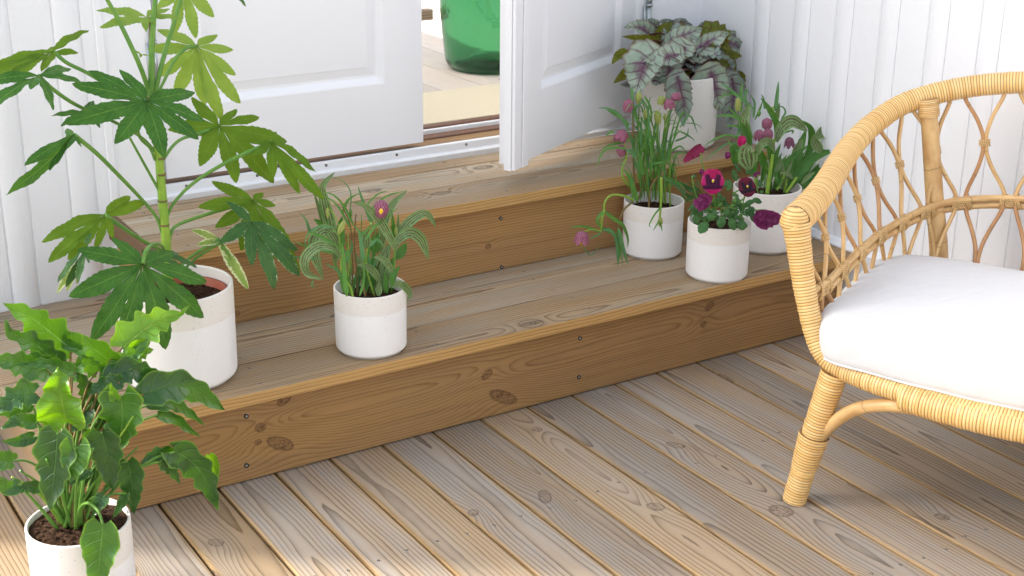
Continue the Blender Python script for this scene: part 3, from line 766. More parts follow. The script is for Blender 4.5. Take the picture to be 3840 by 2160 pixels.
# ------------------------------------------------------------------ leaves
def leaf_mat(name, top, alt, vein, back=None, gloss=.35, trans=.30, lat=7.0, latamt=.25, veinw=.05, edge=None, variegate=None, purple=None, stripes=None, checker=None, dark=None, tcol=None, bumpy=.6, spec=.28):
    s = NT(name); uv = s.uv(); u, v, _ = s.xyz(uv); o = s.obj()
    a = s.math('ABSOLUTE', s.math('SUBTRACT', s.math('MULTIPLY', u, 2.0), 1.0))
    n = s.noise(o, 28, 4, .6); n2 = s.noise(o, 120, 3, .6)
    c = s.mix(s.ramp(s.math('ADD', s.math('MULTIPLY', n, .7), s.math('MULTIPLY', n2, .3)), .35, .65), top, alt)
    lv = s.math('ABSOLUTE', s.math('SUBTRACT', s.math('FRACT', s.math('MULTIPLY', s.math('SUBTRACT', v, s.math('MULTIPLY', a, .16)), lat)), .5))
    lvein = s.ramp(lv, .0, .09, 1, 0)
    mid = s.ramp(a, 0.0, veinw*2, 1, 0)
    if stripes:
        st = s.math('SINE', s.math('MULTIPLY', s.math('ADD', u, s.math('MULTIPLY', s.math('SUBTRACT', s.noise(s.vec(s.math('MULTIPLY', u, 3.0), s.math('MULTIPLY', v, 7.0), 0), 1, 2), .5), .05)), 27.0))
        br = s.noise(s.vec(s.math('MULTIPLY', u, 9.0), s.math('MULTIPLY', v, 13.0), 0.0), 1, 1, .5)
        f = s.math('MULTIPLY', s.ramp(st, -.5, .2), s.ramp(br, .34, .44)); f = s.math('MULTIPLY', f, s.ramp(a, .78, .95, 1, 0))
        c = s.mix(s.math('MULTIPLY', f, .9), c, stripes)
        lvein = s.math('MULTIPLY', lvein, 0.0)
    if purple:
        pf = s.math('MULTIPLY', s.ramp(s.math('ADD', a, s.math('MULTIPLY', s.math('SUBTRACT', n, .5), .8)), .06, .52, 1, 0), s.ramp(v, .35, .98, 1, 0))
        c = s.mix(s.math('MULTIPLY', pf, .85), c, purple)
        br = s.math('MULTIPLY', s.ramp(lv, .0, .16, 1, 0), s.ramp(a, .5, .95, 1, .15)); c = s.mix(s.math('MULTIPLY', br, .65), c, purple)
        c = s.mix(s.math('MULTIPLY', s.ramp(n2, .55, .62), .25), c, tuple(min(1, q*1.35) for q in top))
    if variegate:
        vf = s.math('MULTIPLY', s.ramp(s.math('ADD', a, s.math('MULTIPLY', s.math('SUBTRACT', s.noise(o, 170, 4, .7), .5), 1.5)), variegate[1], variegate[1]+.12), .95)
        c = s.mix(vf, c, variegate[0])
    if checker:
        ck = s.node('ShaderNodeTexChecker'); s.put(ck.inputs['Vector'], s.vec(s.math('ADD', s.math('MULTIPLY', u, 7.0), s.math('MULTIPLY', n2, .5)), s.math('MULTIPLY', v, 9.0), 0)); ck.inputs['Scale'].default_value = 1
        c = s.mix(s.math('MULTIPLY', ck.outputs['Fac'], .75), c, checker)
    if latamt and not stripes: c = s.mix(s.math('MULTIPLY', lvein, latamt), c, vein)
    c = s.mix(s.math('MULTIPLY', mid, .8 if veinw else 0), c, vein)
    if edge: c = s.mix(s.math('MULTIPLY', s.ramp(a, .86, .98), .7), c, edge)
    if dark: c = s.mix(s.math('MULTIPLY', s.ramp(v, dark[0], dark[1], 1, 0), .95), c, dark[2])
    if back:
        g = s.node('ShaderNodeNewGeometry'); bc = s.mix(s.math('MAXIMUM', s.math('MULTIPLY', lvein, .7), mid), back[0], back[1]); c = s.mix(g.outputs['Backfacing'], c, bc)
    s.bump(s.math('ADD', s.math('MULTIPLY', s.math('SUBTRACT', 1.0, s.math('MAXIMUM', lvein, mid)), .8), s.math('MULTIPLY', n, 1.2)), .0015, bumpy)
    s.fin(c, gloss, spec)
    if trans:
        t = s.node('ShaderNodeBsdfTranslucent'); tc = s.mix(.0, c, (1, 1, 1))
        hs = s.node('ShaderNodeHueSaturation'); s.put(hs.inputs['Color'], tcol if tcol else c); hs.inputs['Value'].default_value = 1.9 if not tcol else 1.0; hs.inputs['Saturation'].default_value = 1.05; hs.inputs['Hue'].default_value = .49
        s.put(t.inputs['Color'], hs.outputs[0])
        mx = s.node('ShaderNodeMixShader'); mx.inputs[0].default_value = trans
        s.t.links.new(s.b.outputs[0], mx.inputs[1]); s.t.links.new(t.outputs[0], mx.inputs[2]); s.t.links.new(mx.outputs[0], s.out.inputs[0])
    return s.m

def prof_lance(t): return math.sin(math.pi*min(1, t*.96+.04))**.75 * (1-t*.25)
def prof_grass(t): return min(1, t*6+.35)*(1-t**3)**.8
def prof_oval(t): return math.sin(math.pi*t**.85)**.62
def prof_heart(t): return (1-(1-min(1, t/.22))**2)**.5 * (1-max(0, (t-.22)/.78)**1.5)**.9 if t < 1 else 0
def prof_lobed(k=0.0, n=4.5, amp=.22):
    def f(t):
        base = prof_heart(min(1, .02+t*.98)); return max(0, base*(1 + amp*math.sin(2*math.pi*(n*t+k))*(.25+.75*math.sin(math.pi*min(1, t*1.05)))))
    return f
def prof_begonia(t): return (1-(1-min(1, t/.25))**2)**.5*(1-max(0, (t-.25)/.75)**1.35)**.85*(1+.05*math.sin(t*46)) if t < 1 else 0

def blade(bm, P, w, prof, nrm, cup=.25, wave=0.0, wf=5, cols=8, step=None, asym=0.0, tw=0.0, serr=0.0, heart=0.0, seed=0, curl=0.0):
    """leaf surface round the spline through P; nrm = side the upper face looks to; w half width in metres"""
    rg = random.Random(seed or int(abs(P[0][0]*7919+P[0][1]*104729)*1000) % 99991)
    Q, L = resample(spline(P, 10), step or max(.0015, sum((Vector(b)-Vector(a)).length for a, b in zip(P, P[1:]))/34))
    n = len(Q); nrm = Vector(nrm).normalized(); rows = []; uvl = bm.loops.layers.uv['UVMap']
    ph = rg.uniform(0, 6.28)
    for i, p in enumerate(Q):
        t = i/(n-1); T = (Q[min(n-1, i+1)]-Q[max(0, i-1)]).normalized()
        N = nrm - T*nrm.dot(T); N = N.normalized() if N.length > .05 else T.orthogonal().normalized()
        S = T.cross(N)
        if tw: a = tw*t; S, N = S*math.cos(a)+N*math.sin(a), N*math.cos(a)-S*math.sin(a)
        row = []
        for k in range(cols+1):
            u = k/cols*2-1; hw = w*prof(t)*(1+asym*u)
            if serr and k in (0, cols): hw *= 1+serr*(((i % 3)-1)+rg.uniform(-.4, .4))
            back = -heart*w*max(0, 1-t/.35)*abs(u)**1.5
            off = N*(cup*w*prof(t)*abs(u)**1.6 + wave*w*abs(u)**1.5*math.sin(ph+wf*2*math.pi*t+(2.1 if u > 0 else 0)) + curl*w*u*abs(u))
            row.append(bm.verts.new(p + S*(u*hw) + off + T*back))
        rows.append((row, t))
    for (a, ta), (b, tb) in zip(rows, rows[1:]):
        for k in range(cols):
            f = bm.faces.new((a[k], a[k+1], b[k+1], b[k])); f.smooth = True
            for l, (q, r) in zip(f.loops, ((k, ta), (k+1, ta), (k+1, tb), (k, tb))): l[uvl].uv = (q/cols, r)
def palmate(bm, C, tips, nrm, wr=.30, droop=.0, rs=.46, serr=.05, cup=.12):
    """palmately lobed leaf: one lobe to each tip, webbed together near the centre"""
    C = Vector(C); tips = [Vector(t) for t in tips]; nrm = Vector(nrm).normalized(); uvl = bm.loops.layers.uv['UVMap']
    m = len(tips); D = [t-C for t in tips]
    rows_n = 22; cols = 6
    ang = []
    for i in range(m):
        for j in (1,):
            a = D[i].normalized(); b = D[(i+1) % m].normalized(); ang.append(math.acos(max(-1, min(1, a.dot(b)))))
    for i in range(m):
        L = D[i].length; d = D[i].normalized(); N0 = (nrm - d*nrm.dot(d)).normalized()
        nb = (D[(i+1) % m].normalized() if ang[i] < 1.5 else d) - (D[i-1].normalized() if ang[i-1] < 1.5 else d)
        N = d.cross(nb); N = N.normalized() if N.length > .15 else N0
        if N.dot(N0) < 0: N = -N
        N = (N*.85 + N0*.15).normalized(); S = d.cross(N)
        sides = []
        for j, g in ((i-1) % m, ang[i-1]), ((i+1) % m, ang[i]):
            o = D[j]; e = (d + o.normalized()).normalized(); Lm = (L*o.length)**.5*(1 if g < 1.3 else .45)
            bp = e*(rs*min(Lm, L*1.15)); sides.append((bp, bp.dot(S), bp.dot(d), g))
        # order: side 0 has negative S component
        if sides[0][1] > sides[1][1]: sides = sides[::-1]
        rows = []
        for r in range(rows_n+1):
            t = (r/rows_n)**.9; row = []
            for k in range(cols+1):
                u = k/cols*2-1; bp, ps, pd, g = sides[0 if u < 0 else 1]
                ps = max(.07*L, min(abs(ps), .33*L)); t0 = min(.52, max(.2, pd/L))
                wmax = min(wr*L*.62, ps*2.0) if g < 1.3 else wr*L*.56
                if t < t0: w = ps*(t/t0)
                else:
                    x = (t-t0)/(1-t0); w = ps*.93*(1-x)**1.15 + wr*.205*L*min(1, 1.75*max(0, x)**.75*(1-x)**.62) - .012*L*math.exp(-((x-.05)/.06)**2)
                    if k in (0, cols): w *= 1+serr*(1 if r % 2 else -1)*min(1, x*6)
                p = C + D[i]*t + S*(u*w) + N*(cup*w*abs(u)**1.3*.8 + .05*L*math.sin(math.pi*t) + .016*L*abs(u)*math.sin(t*17+i*2.1+(1.3 if u > 0 else 0))) - nrm*(droop*L*t*t)
                if t < t0 and k in (0, cols): p -= N*(cup*w*.5)
                row.append(bm.verts.new(p))
            rows.append((row, t))
        for (a, ta), (b, tb) in zip(rows, rows[1:]):
            for k in range(cols):
                f = bm.faces.new((a[k], a[k+1], b[k+1], b[k])); f.smooth = True
                for l, (q, r) in zip(f.loops, ((k, ta), (k+1, ta), (k+1, tb), (k, tb))): l[uvl].uv = (q/cols, r)
VIEW = Vector((-.50, -.79, .35))
def part(name, bm, mat, parent, smooth=False):
    o = obj(name, bm, mat, None, smooth); o.parent = parent
    if parent.type == 'EMPTY': o.matrix_parent_inverse = Matrix.Translation(-parent.location)
    return o
def stalk(P, r0, r1, mat, parent, name='stem', seg=7):
    bm = new_bm(); sweep(bm, spline(P, 8), lambda L, t: r0+(r1-r0)*L/t, seg); return part(name, bm, mat, parent)
M_STEMG = leaf_mat('green_stalk', (.15, .30, .05), (.10, .24, .04), (.2, .3, .08), trans=0, latamt=0, veinw=0, gloss=.4)
M_STEMY = leaf_mat('yellow_green_stem', (.27, .42, .05), (.19, .34, .04), (.3, .4, .1), trans=0, latamt=0, veinw=0, gloss=.4)
M_STEMB = leaf_mat('brown_stalk', (.22, .13, .05), (.13, .13, .04), (.2, .1, .05), trans=0, latamt=0, veinw=0, gloss=.45)

# ------------------------------------------------------------------ plants (positions read off the photograph, each with its own distance)
def crop(ox, oy, k): return lambda x, y, Y: at(ox+x*k, oy+y*k, Y)
def mpp(P): return (Vector(P)-CP).dot(RZ)/FPX

# --- tall split-leaf plant (fatsia)
FT = crop(0, 0, .7593)
M_FDARK = leaf_mat('dark_fatsia_leaf', (.028, .105, .018), (.055, .165, .025), (.20, .36, .06), gloss=.42, spec=.16, trans=.22, lat=9, latamt=.35, veinw=.035, tcol=(.10, .24, .03, 1))
M_FUNDER = leaf_mat('fatsia_leaf_underside', (.085, .18, .018), (.13, .25, .022), (.22, .36, .06), spec=.12, gloss=.55, trans=.42, lat=9, latamt=.40, veinw=.035, tcol=(.20, .34, .03, 1))
M_FLIGHT = leaf_mat('light_fatsia_leaf', (.19, .33, .06), (.29, .42, .10), (.17, .30, .04), gloss=.5, trans=.50, lat=9, latamt=.5, veinw=.035, tcol=(.32, .50, .07, 1), variegate=((.42, .50, .20), 1.08))
M_FVAR = leaf_mat('variegated_fatsia_leaf', (.028, .10, .022), (.045, .14, .028), (.12, .26, .06), gloss=.4, trans=.25, lat=9, latamt=.25, veinw=.03, variegate=((.52, .60, .36), .98), tcol=(.15, .25, .06, 1))
M_FVARL = leaf_mat('cream_fatsia_leaf', (.20, .32, .06), (.30, .40, .10), (.2, .32, .08), gloss=.45, trans=.4, lat=9, latamt=.2, veinw=.03, variegate=((.60, .64, .36), .62))
fat = thing('fatsia_plant', 'tall plant with large split palm-shaped leaves, some white edged, by the closed door', 'plant', (.1075, .1297, .37))
def pl(lst, Y): return [FT(p[0], p[1], p[2] if len(p) > 2 else Y) for p in lst]
stalk(pl([(832, 1420), (822, 1230), (812, 1100), (803, 990), (795, 900), (785, 780), (765, 640), (735, 500)], .13), .0105, .0075, M_STEMY, fat, 'stem', 12)
stalk(pl([(738, 510), (748, 400), (750, 240), (760, 80), (772, -60)], .13), .0068, .0045, M_STEMG, fat, 'stem', 10)
for q in ((803, 990), (795, 860), (812, 1110), (735, 480), (790, 780)):
    p = FT(q[0], q[1], .13); bm = new_bm(); sweep(bm, [p-Vector((0, 0, .002)), p, p+Vector((0, 0, .002))], lambda L, t: .0098, 12); part('leaf_scar', bm, M_STEMB, fat)
def palm(c, tips, Y, mat, nrm=VIEW, dY=0.0, **kw):
    bm = new_bm(); palmate(bm, FT(c[0], c[1], Y), [FT(t[0], t[1], t[2] if len(t) > 2 else Y+dY) for t in tips], nrm, **kw)
    return part('leaf', bm, mat, fat)
def pet(lf, P, Y, r=.0030, mat=None):
    bm = new_bm(); sweep(bm, spline(pl(P, Y), 8), lambda L, t: r*(1.35-.45*L/t), 8); return part('petiole', bm, mat or M_STEMG, lf)
A = palm((725, 500), [(983, 688, .01), (812, 782, .0), (566, 712, .01), (322, 612, .03), (355, 415, .06), (432, 350, .09), (590, 342, .09), (962, 456, .08), (1008, 600, .04)], .045, M_FDARK, wr=.42)
pet(A, [(725, 500, .047), (700, 560, .06), (680, 640, .08), (700, 690, .10), (740, 730, .12), (765, 790, .13)], .1)
B = palm((972, 230), [(728, 242, .24), (772, 380, .25), (860, 480, .26), (1010, 520, .24), (1095, 592, .22), (1187, 512, .20), (1165, 372, .2), (1152, 246, .2), (1075, 172, .22), (775, 145, .26)], .22, M_FLIGHT, wr=.44)
pet(B, [(975, 228, .222), (920, 238, .21), (860, 300, .19), (810, 400, .15), (760, 500, .13)], .2)
C_ = palm((1083, 622), [(828, 640, .20), (945, 480, .22), (1170, 540, .20), (1282, 578, .18), (1418, 700, .16), (1352, 905, .12), (1168, 905, .12), (985, 822, .14)], .17, M_FUNDER, wr=.45)
pet(C_, [(1083, 622, .175), (980, 660, .17), (900, 685, .16), (850, 725, .14), (800, 800, .13)], .15)
D_ = palm((1345, 702), [(1240, 770, .10), (1345, 890, .08), (1480, 958, .06), (1600, 985, .03), (1560, 850, .05), (1415, 698, .12), (1365, 648, .12), (1235, 705, .12)], .10, M_FUNDER, wr=.36)
pet(D_, [(1345, 702, .105), (1230, 750, .11), (1100, 812, .12), (960, 900, .13), (860, 1000, .13), (822, 1080, .13)], .12, .0034)
E_ = palm((1252, 990), [(1302, 952, .14), (1362, 1015, .12), (1478, 1362, .05), (1350, 1290, .07), (1190, 1240, .1), (1062, 1125, .12), (978, 1022, .13), (1045, 896, .15)], .12, M_FUNDER, wr=.44)
pet(E_, [(1252, 990, .125), (1150, 1020, .13), (1000, 1065, .14), (880, 1110, .135), (845, 1150, .13), (832, 1230, .13)], .12, .0034)
F_ = palm((1237, 1092), [(1118, 994, .10), (1080, 1200, .05), (1240, 1312, .02), (1357, 1428, .01), (1482, 1365, .02), (1470, 1240, .05)], .07, M_FVAR, wr=.46)
G_ = palm((1085, 1178), [(945, 1135, .14), (972, 1212, .12), (1228, 1430, .05), (1150, 1290, .08)], .11, M_FVARL, wr=.45)
pet(G_, [(1085, 1178, .11), (1000, 1230, .12), (930, 1280, .13), (860, 1350, .13)], .12); pet(F_, [(1237, 1092, .072), (1180, 1150, .08), (1060, 1215, .11), (950, 1290, .13), (880, 1370, .13)], .12)
H_ = palm((265, 255), [(438, 148, .22), (388, 262, .18), (205, 355, .12), (40, 400, .10), (-90, 420, .1), (-40, 330, .14), (230, 245, .22)], .18, M_FUNDER, wr=.40)
pet(H_, [(265, 255, .18), (330, 310, .17), (430, 360, .16), (560, 440, .14), (700, 530, .13), (745, 600, .13)], .15)
I_ = palm((190, 372), [(412, 412, .03), (350, 340, .07), (262, 545, -.03), (150, 440, -.03), (-60, 545, -.02), (-80, 400, .02)], .02, M_FDARK, wr=.48)
pet(I_, [(190, 375, .022), (260, 440, .05), (380, 520, .08), (560, 600, .11), (700, 680, .13), (775, 760, .13)], .08)
J_ = palm((420, 560), [(255, 570, .15), (460, 498, .17), (595, 588, .14), (495, 632, .10), (300, 625, .11)], .13, M_FDARK, wr=.36)
K_ = palm((368, 662), [(322, 640, .08), (28, 962, -.03), (120, 820, -.02), (243, 842, -.01), (330, 735, .0), (402, 728, .02)], .03, M_FDARK, wr=.34)
pet(K_, [(368, 668, .03), (480, 760, .06), (600, 880, .09), (700, 985, .12), (770, 1070, .13), (800, 1150, .13)], .09, .0034)
L_ = palm((517, 1062), [(645, 968, .14), (722, 996, .14), (560, 1182, .08), (470, 1230, .06), (333, 1285, .04), (238, 1300, .04), (205, 1195, .08)], .09, M_FUNDER, wr=.44)
pet(L_, [(517, 1062, .09), (600, 1120, .1), (700, 1185, .12), (800, 1240, .13), (828, 1290, .13)], .11, .0034)
M_ = palm((703, 1305), [(258*1.317, 1112*1.317, -.06), (339*1.317, 1290*1.317-8, -.085), (450*1.317, 1268*1.317, -.085), (623*1.317, 1312*1.317, -.075), (764*1.317, 1191*1.317, -.05), (774*1.317, 1058*1.317, -.03), (652*1.317, 945*1.317, .0), (419*1.317, 890*1.317, .0), (288*1.317, 936*1.317, -.03)], -.045, M_FDARK, wr=.46)
pet(M_, [(703, 1305, -.043), (722, 1240, -.02), (755, 1208, .03), (800, 1215, .09), (825, 1280, .13)], .0, .0032)
M_N = palm((722, 85), [(475, 50, .16), (492, 138, .12), (722, 160, .11), (770, 120, .12), (895, 90, .12), (840, 45, .15)], .14, M_FLIGHT, wr=.32)
N2 = palm((905, -60), [(770, 40, .2), (860, 170, .18), (968, 190, .17), (1058, 85, .17), (1100, -70, .18), (900, -200, .2)], .19, M_FLIGHT, wr=.46)
palm((1100, -80), [(1216, 32, .1), (1130, -20, .1), (1000, -150, .1), (1200, -180, .1)], .12, M_FVAR, wr=.5)
palm((700, 268), [(660, 250, .12), (735, 275, .12), (690, 285, .11)], .125, M_FLIGHT, wr=.5)
palm((430, 1210), [(452, 1150, .06), (325, 1420, -.0), (285, 1400, .0), (385, 1395, -.02), (440, 1300, -.01)], .02, M_FVAR, wr=.42)
palm((415, 1260), [(280, 1450, .01), (330, 1440, .0), (380, 1405, .0)], .03, M_FVARL, wr=.3)
palm((800, 1262), [(695, 1240, .06), (700, 1300, .05), (900, 1330, .05), (975, 1320, .06), (880, 1250, .1)], .07, M_FVAR, wr=.5)
for P, Y in (([(520, -20, .12), (600, 130, .12), (680, 300, .12), (725, 420, .13), (745, 520, .13)], .12), ([(893, -10, .17), (860, 110, .16), (820, 240, .14), (785, 370, .13), (755, 500, .13)], .15)):
    stalk(pl(P, Y), .0038, .0052, M_STEMG, fat, 'petiole', 8)
stalk(pl([(640, 680, .12), (690, 770, .12), (740, 860, .125), (785, 940, .13)], .1), .0025, .003, M_STEMG, fat, 'petiole', 7)
stalk(pl([(740, 95, .135), (742, 200, .135), (748, 330, .13)], .13), .002, .0025, M_STEMB, fat, 'petiole', 6)

# --- philodendron, lower left
PH = crop(0, 1060, .7593)
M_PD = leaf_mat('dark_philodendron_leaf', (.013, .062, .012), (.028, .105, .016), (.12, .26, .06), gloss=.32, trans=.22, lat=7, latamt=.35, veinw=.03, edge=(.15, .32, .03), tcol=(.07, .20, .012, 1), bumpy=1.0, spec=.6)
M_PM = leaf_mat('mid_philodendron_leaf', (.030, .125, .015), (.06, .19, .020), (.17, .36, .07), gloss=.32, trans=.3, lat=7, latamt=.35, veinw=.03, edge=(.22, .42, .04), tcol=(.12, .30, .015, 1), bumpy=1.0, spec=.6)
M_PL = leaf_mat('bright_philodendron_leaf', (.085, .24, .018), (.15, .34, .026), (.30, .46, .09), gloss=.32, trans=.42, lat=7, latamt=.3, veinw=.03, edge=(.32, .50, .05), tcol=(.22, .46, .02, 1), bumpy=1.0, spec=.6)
phi = thing('philodendron_plant', 'glossy bright green plant with wavy lobed leaves in the lower left corner', 'plant', (-.226, -.273, .15))
crown = PH(360, 1165, -.273)
rp = random.Random(5)
def phl(P, w, mat, off=0.0, N=None, pm=None, k=0, amp=.20, n=4.5, cup=.22, wave=.10, petP=None, heart=.45, tw=0.0):
    Y0 = -.273+off; pts = [PH(p[0], p[1], Y0+(p[2] if len(p) > 2 else 0)) for p in P]
    w = w*.7593*mpp(pts[0])
    bm = new_bm(); blade(bm, pts, w, prof_lobed(rp.random(), n, amp), N or VIEW, cup=cup, wave=wave, wf=2.4, cols=10, heart=heart, seed=rp.randint(1, 9999), tw=tw)
    o = part('leaf', bm, mat, phi)
    b = pts[0]; c = crown + Vector((rp.uniform(-.022, .022), rp.uniform(-.022, .022), -.006)); d = b-c
    if petP is not False:
        mid = c + Vector((d.x*.38, d.y*.38, d.z*.60)); m2 = c + Vector((d.x*.75, d.y*.75, d.z*.92))
        bm = new_bm(); sweep(bm, spline([c, mid, m2, b], 8), lambda L, t: .0034-.0016*L/t, 7)
        part('petiole', bm, pm or (M_STEMB if P[0][1] < 560 else M_STEMG), o)
    return o
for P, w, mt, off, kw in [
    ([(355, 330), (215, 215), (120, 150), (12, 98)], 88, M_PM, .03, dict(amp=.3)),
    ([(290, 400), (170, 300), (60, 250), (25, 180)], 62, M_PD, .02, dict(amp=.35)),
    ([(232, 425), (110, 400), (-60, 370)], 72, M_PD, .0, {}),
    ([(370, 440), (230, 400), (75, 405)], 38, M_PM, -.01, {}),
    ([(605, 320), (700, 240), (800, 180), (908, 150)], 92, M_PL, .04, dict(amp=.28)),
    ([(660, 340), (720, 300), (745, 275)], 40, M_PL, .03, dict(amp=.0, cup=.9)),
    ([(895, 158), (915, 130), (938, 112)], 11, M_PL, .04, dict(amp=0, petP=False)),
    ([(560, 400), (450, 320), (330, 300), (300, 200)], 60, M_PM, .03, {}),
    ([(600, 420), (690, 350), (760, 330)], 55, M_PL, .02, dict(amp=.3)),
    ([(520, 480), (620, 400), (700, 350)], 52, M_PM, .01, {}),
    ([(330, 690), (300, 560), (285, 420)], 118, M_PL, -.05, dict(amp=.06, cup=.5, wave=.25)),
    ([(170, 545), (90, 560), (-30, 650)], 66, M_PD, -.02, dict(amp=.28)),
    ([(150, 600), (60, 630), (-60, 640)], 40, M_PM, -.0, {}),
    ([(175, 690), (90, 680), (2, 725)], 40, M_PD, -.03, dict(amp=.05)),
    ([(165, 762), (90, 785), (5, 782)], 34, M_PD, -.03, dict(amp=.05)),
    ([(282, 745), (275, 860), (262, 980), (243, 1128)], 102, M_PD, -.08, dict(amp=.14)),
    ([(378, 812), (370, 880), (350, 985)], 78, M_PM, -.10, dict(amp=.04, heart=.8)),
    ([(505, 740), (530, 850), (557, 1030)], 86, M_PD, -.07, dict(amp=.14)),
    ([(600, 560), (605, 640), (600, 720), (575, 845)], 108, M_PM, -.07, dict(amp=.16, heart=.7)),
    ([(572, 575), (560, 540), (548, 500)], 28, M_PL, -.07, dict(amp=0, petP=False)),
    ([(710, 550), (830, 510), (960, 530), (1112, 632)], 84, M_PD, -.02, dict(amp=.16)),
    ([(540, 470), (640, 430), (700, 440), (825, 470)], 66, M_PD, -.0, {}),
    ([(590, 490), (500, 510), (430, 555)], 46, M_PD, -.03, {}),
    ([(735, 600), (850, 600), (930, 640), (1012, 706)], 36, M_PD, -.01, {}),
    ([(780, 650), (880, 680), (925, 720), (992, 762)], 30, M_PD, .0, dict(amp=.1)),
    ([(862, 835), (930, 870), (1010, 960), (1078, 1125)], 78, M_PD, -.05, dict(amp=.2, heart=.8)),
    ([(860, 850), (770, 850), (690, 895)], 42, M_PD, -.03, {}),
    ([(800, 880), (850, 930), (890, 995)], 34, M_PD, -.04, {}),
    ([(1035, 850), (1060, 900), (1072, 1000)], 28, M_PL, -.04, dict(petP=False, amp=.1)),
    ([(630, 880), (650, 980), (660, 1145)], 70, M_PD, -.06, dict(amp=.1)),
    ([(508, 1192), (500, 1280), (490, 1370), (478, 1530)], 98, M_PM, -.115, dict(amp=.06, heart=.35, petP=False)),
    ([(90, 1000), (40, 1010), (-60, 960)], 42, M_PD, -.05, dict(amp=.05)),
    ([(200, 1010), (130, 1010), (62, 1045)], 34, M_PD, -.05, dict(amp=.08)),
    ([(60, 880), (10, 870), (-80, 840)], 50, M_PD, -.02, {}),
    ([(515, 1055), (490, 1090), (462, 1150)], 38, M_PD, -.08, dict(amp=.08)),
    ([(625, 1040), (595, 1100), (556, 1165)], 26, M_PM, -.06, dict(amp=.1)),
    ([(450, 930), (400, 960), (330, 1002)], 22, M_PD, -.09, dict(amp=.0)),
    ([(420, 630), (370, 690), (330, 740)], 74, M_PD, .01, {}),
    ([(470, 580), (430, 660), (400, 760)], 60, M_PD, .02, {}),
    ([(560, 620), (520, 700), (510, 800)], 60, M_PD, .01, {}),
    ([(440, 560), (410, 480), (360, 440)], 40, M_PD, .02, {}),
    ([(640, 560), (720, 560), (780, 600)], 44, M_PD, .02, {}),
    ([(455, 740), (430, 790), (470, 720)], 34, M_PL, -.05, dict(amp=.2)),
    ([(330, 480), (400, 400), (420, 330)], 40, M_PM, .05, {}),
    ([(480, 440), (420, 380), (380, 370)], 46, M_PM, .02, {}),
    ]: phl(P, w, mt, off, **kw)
for k in range(16):
    a = rp.uniform(0, 6.28); d = rp.uniform(.0, .03); c = crown + Vector((math.cos(a)*d, math.sin(a)*d*.8, -.01)); h = rp.uniform(.10, .22)
    e = c + Vector((math.cos(a)*(d+.02+h*.35), math.sin(a)*(d+.02+h*.3), h))
    stalk([c, c.lerp(e, .5)+Vector((0, 0, .02)), e], .0036, .0016, rp.choice([M_STEMG, M_STEMY, M_STEMG]), phi, 'petiole')
stalk([crown+Vector((.01, -.01, -.01)), PH(400, 1110, -.31), PH(440, 1090, -.34), PH(485, 1130, -.37), PH(508, 1195, -.388)], .0035, .0022, M_STEMG, phi, 'petiole')

# --- begonia on the upper step
BG = crop(2300, 0, .345)
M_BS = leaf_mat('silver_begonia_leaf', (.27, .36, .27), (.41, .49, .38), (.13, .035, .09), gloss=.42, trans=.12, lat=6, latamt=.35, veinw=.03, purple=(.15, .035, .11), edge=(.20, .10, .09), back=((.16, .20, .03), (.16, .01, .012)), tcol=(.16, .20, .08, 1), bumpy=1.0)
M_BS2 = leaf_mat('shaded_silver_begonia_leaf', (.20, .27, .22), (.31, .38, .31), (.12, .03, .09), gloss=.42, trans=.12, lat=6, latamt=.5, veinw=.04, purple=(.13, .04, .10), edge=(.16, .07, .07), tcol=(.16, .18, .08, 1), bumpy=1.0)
M_BU = leaf_mat('red_veined_begonia_underside', (.10, .13, .018), (.17, .22, .03), (.12, .008, .010), gloss=.5, trans=.35, lat=5.5, latamt=.95, veinw=.07, edge=(.10, .008, .01), tcol=(.30, .30, .02, 1))
M_BST = leaf_mat('dark_red_begonia_stalk', (.10, .008, .012), (.06, .006, .01), (.1, .01, .01), trans=0, latamt=0, veinw=0, gloss=.4)
beg = thing('begonia_plant', 'silver and purple leaved begonia overflowing the large pot on the upper step', 'plant', (1.6712, .4935, .59))
rb = random.Random(9); bc = BG(880, 880, .4935)
BY = .4935
def bleaf(P, w, mat, off=0.0, asym=.18, N=None, cup=.3, petP=True, serr=.06):
    pts = [BG(p[0], p[1], BY+off+(p[2] if len(p) > 2 else 0)) for p in P]
    bm = new_bm(); blade(bm, pts, w*1.38*.345*mpp(pts[0]), prof_begonia, N or VIEW, cup=cup, wave=.12, wf=2.5, cols=10, asym=asym, serr=serr, heart=.7, seed=rb.randint(1, 9999))
    o = part('leaf', bm, mat, beg)
    if petP:
        c = bc + Vector((rb.uniform(-.035, .035), rb.uniform(-.02, .03), -.004)); b = pts[0]; d = b-c
        bm = new_bm(); sweep(bm, spline([c, c+Vector((d.x*.3, d.y*.3, d.z*.5+.01)), c+Vector((d.x*.75, d.y*.75, d.z*.9+.012)), b], 7), .0023, 7); part('petiole', bm, M_BST, o)
    return o
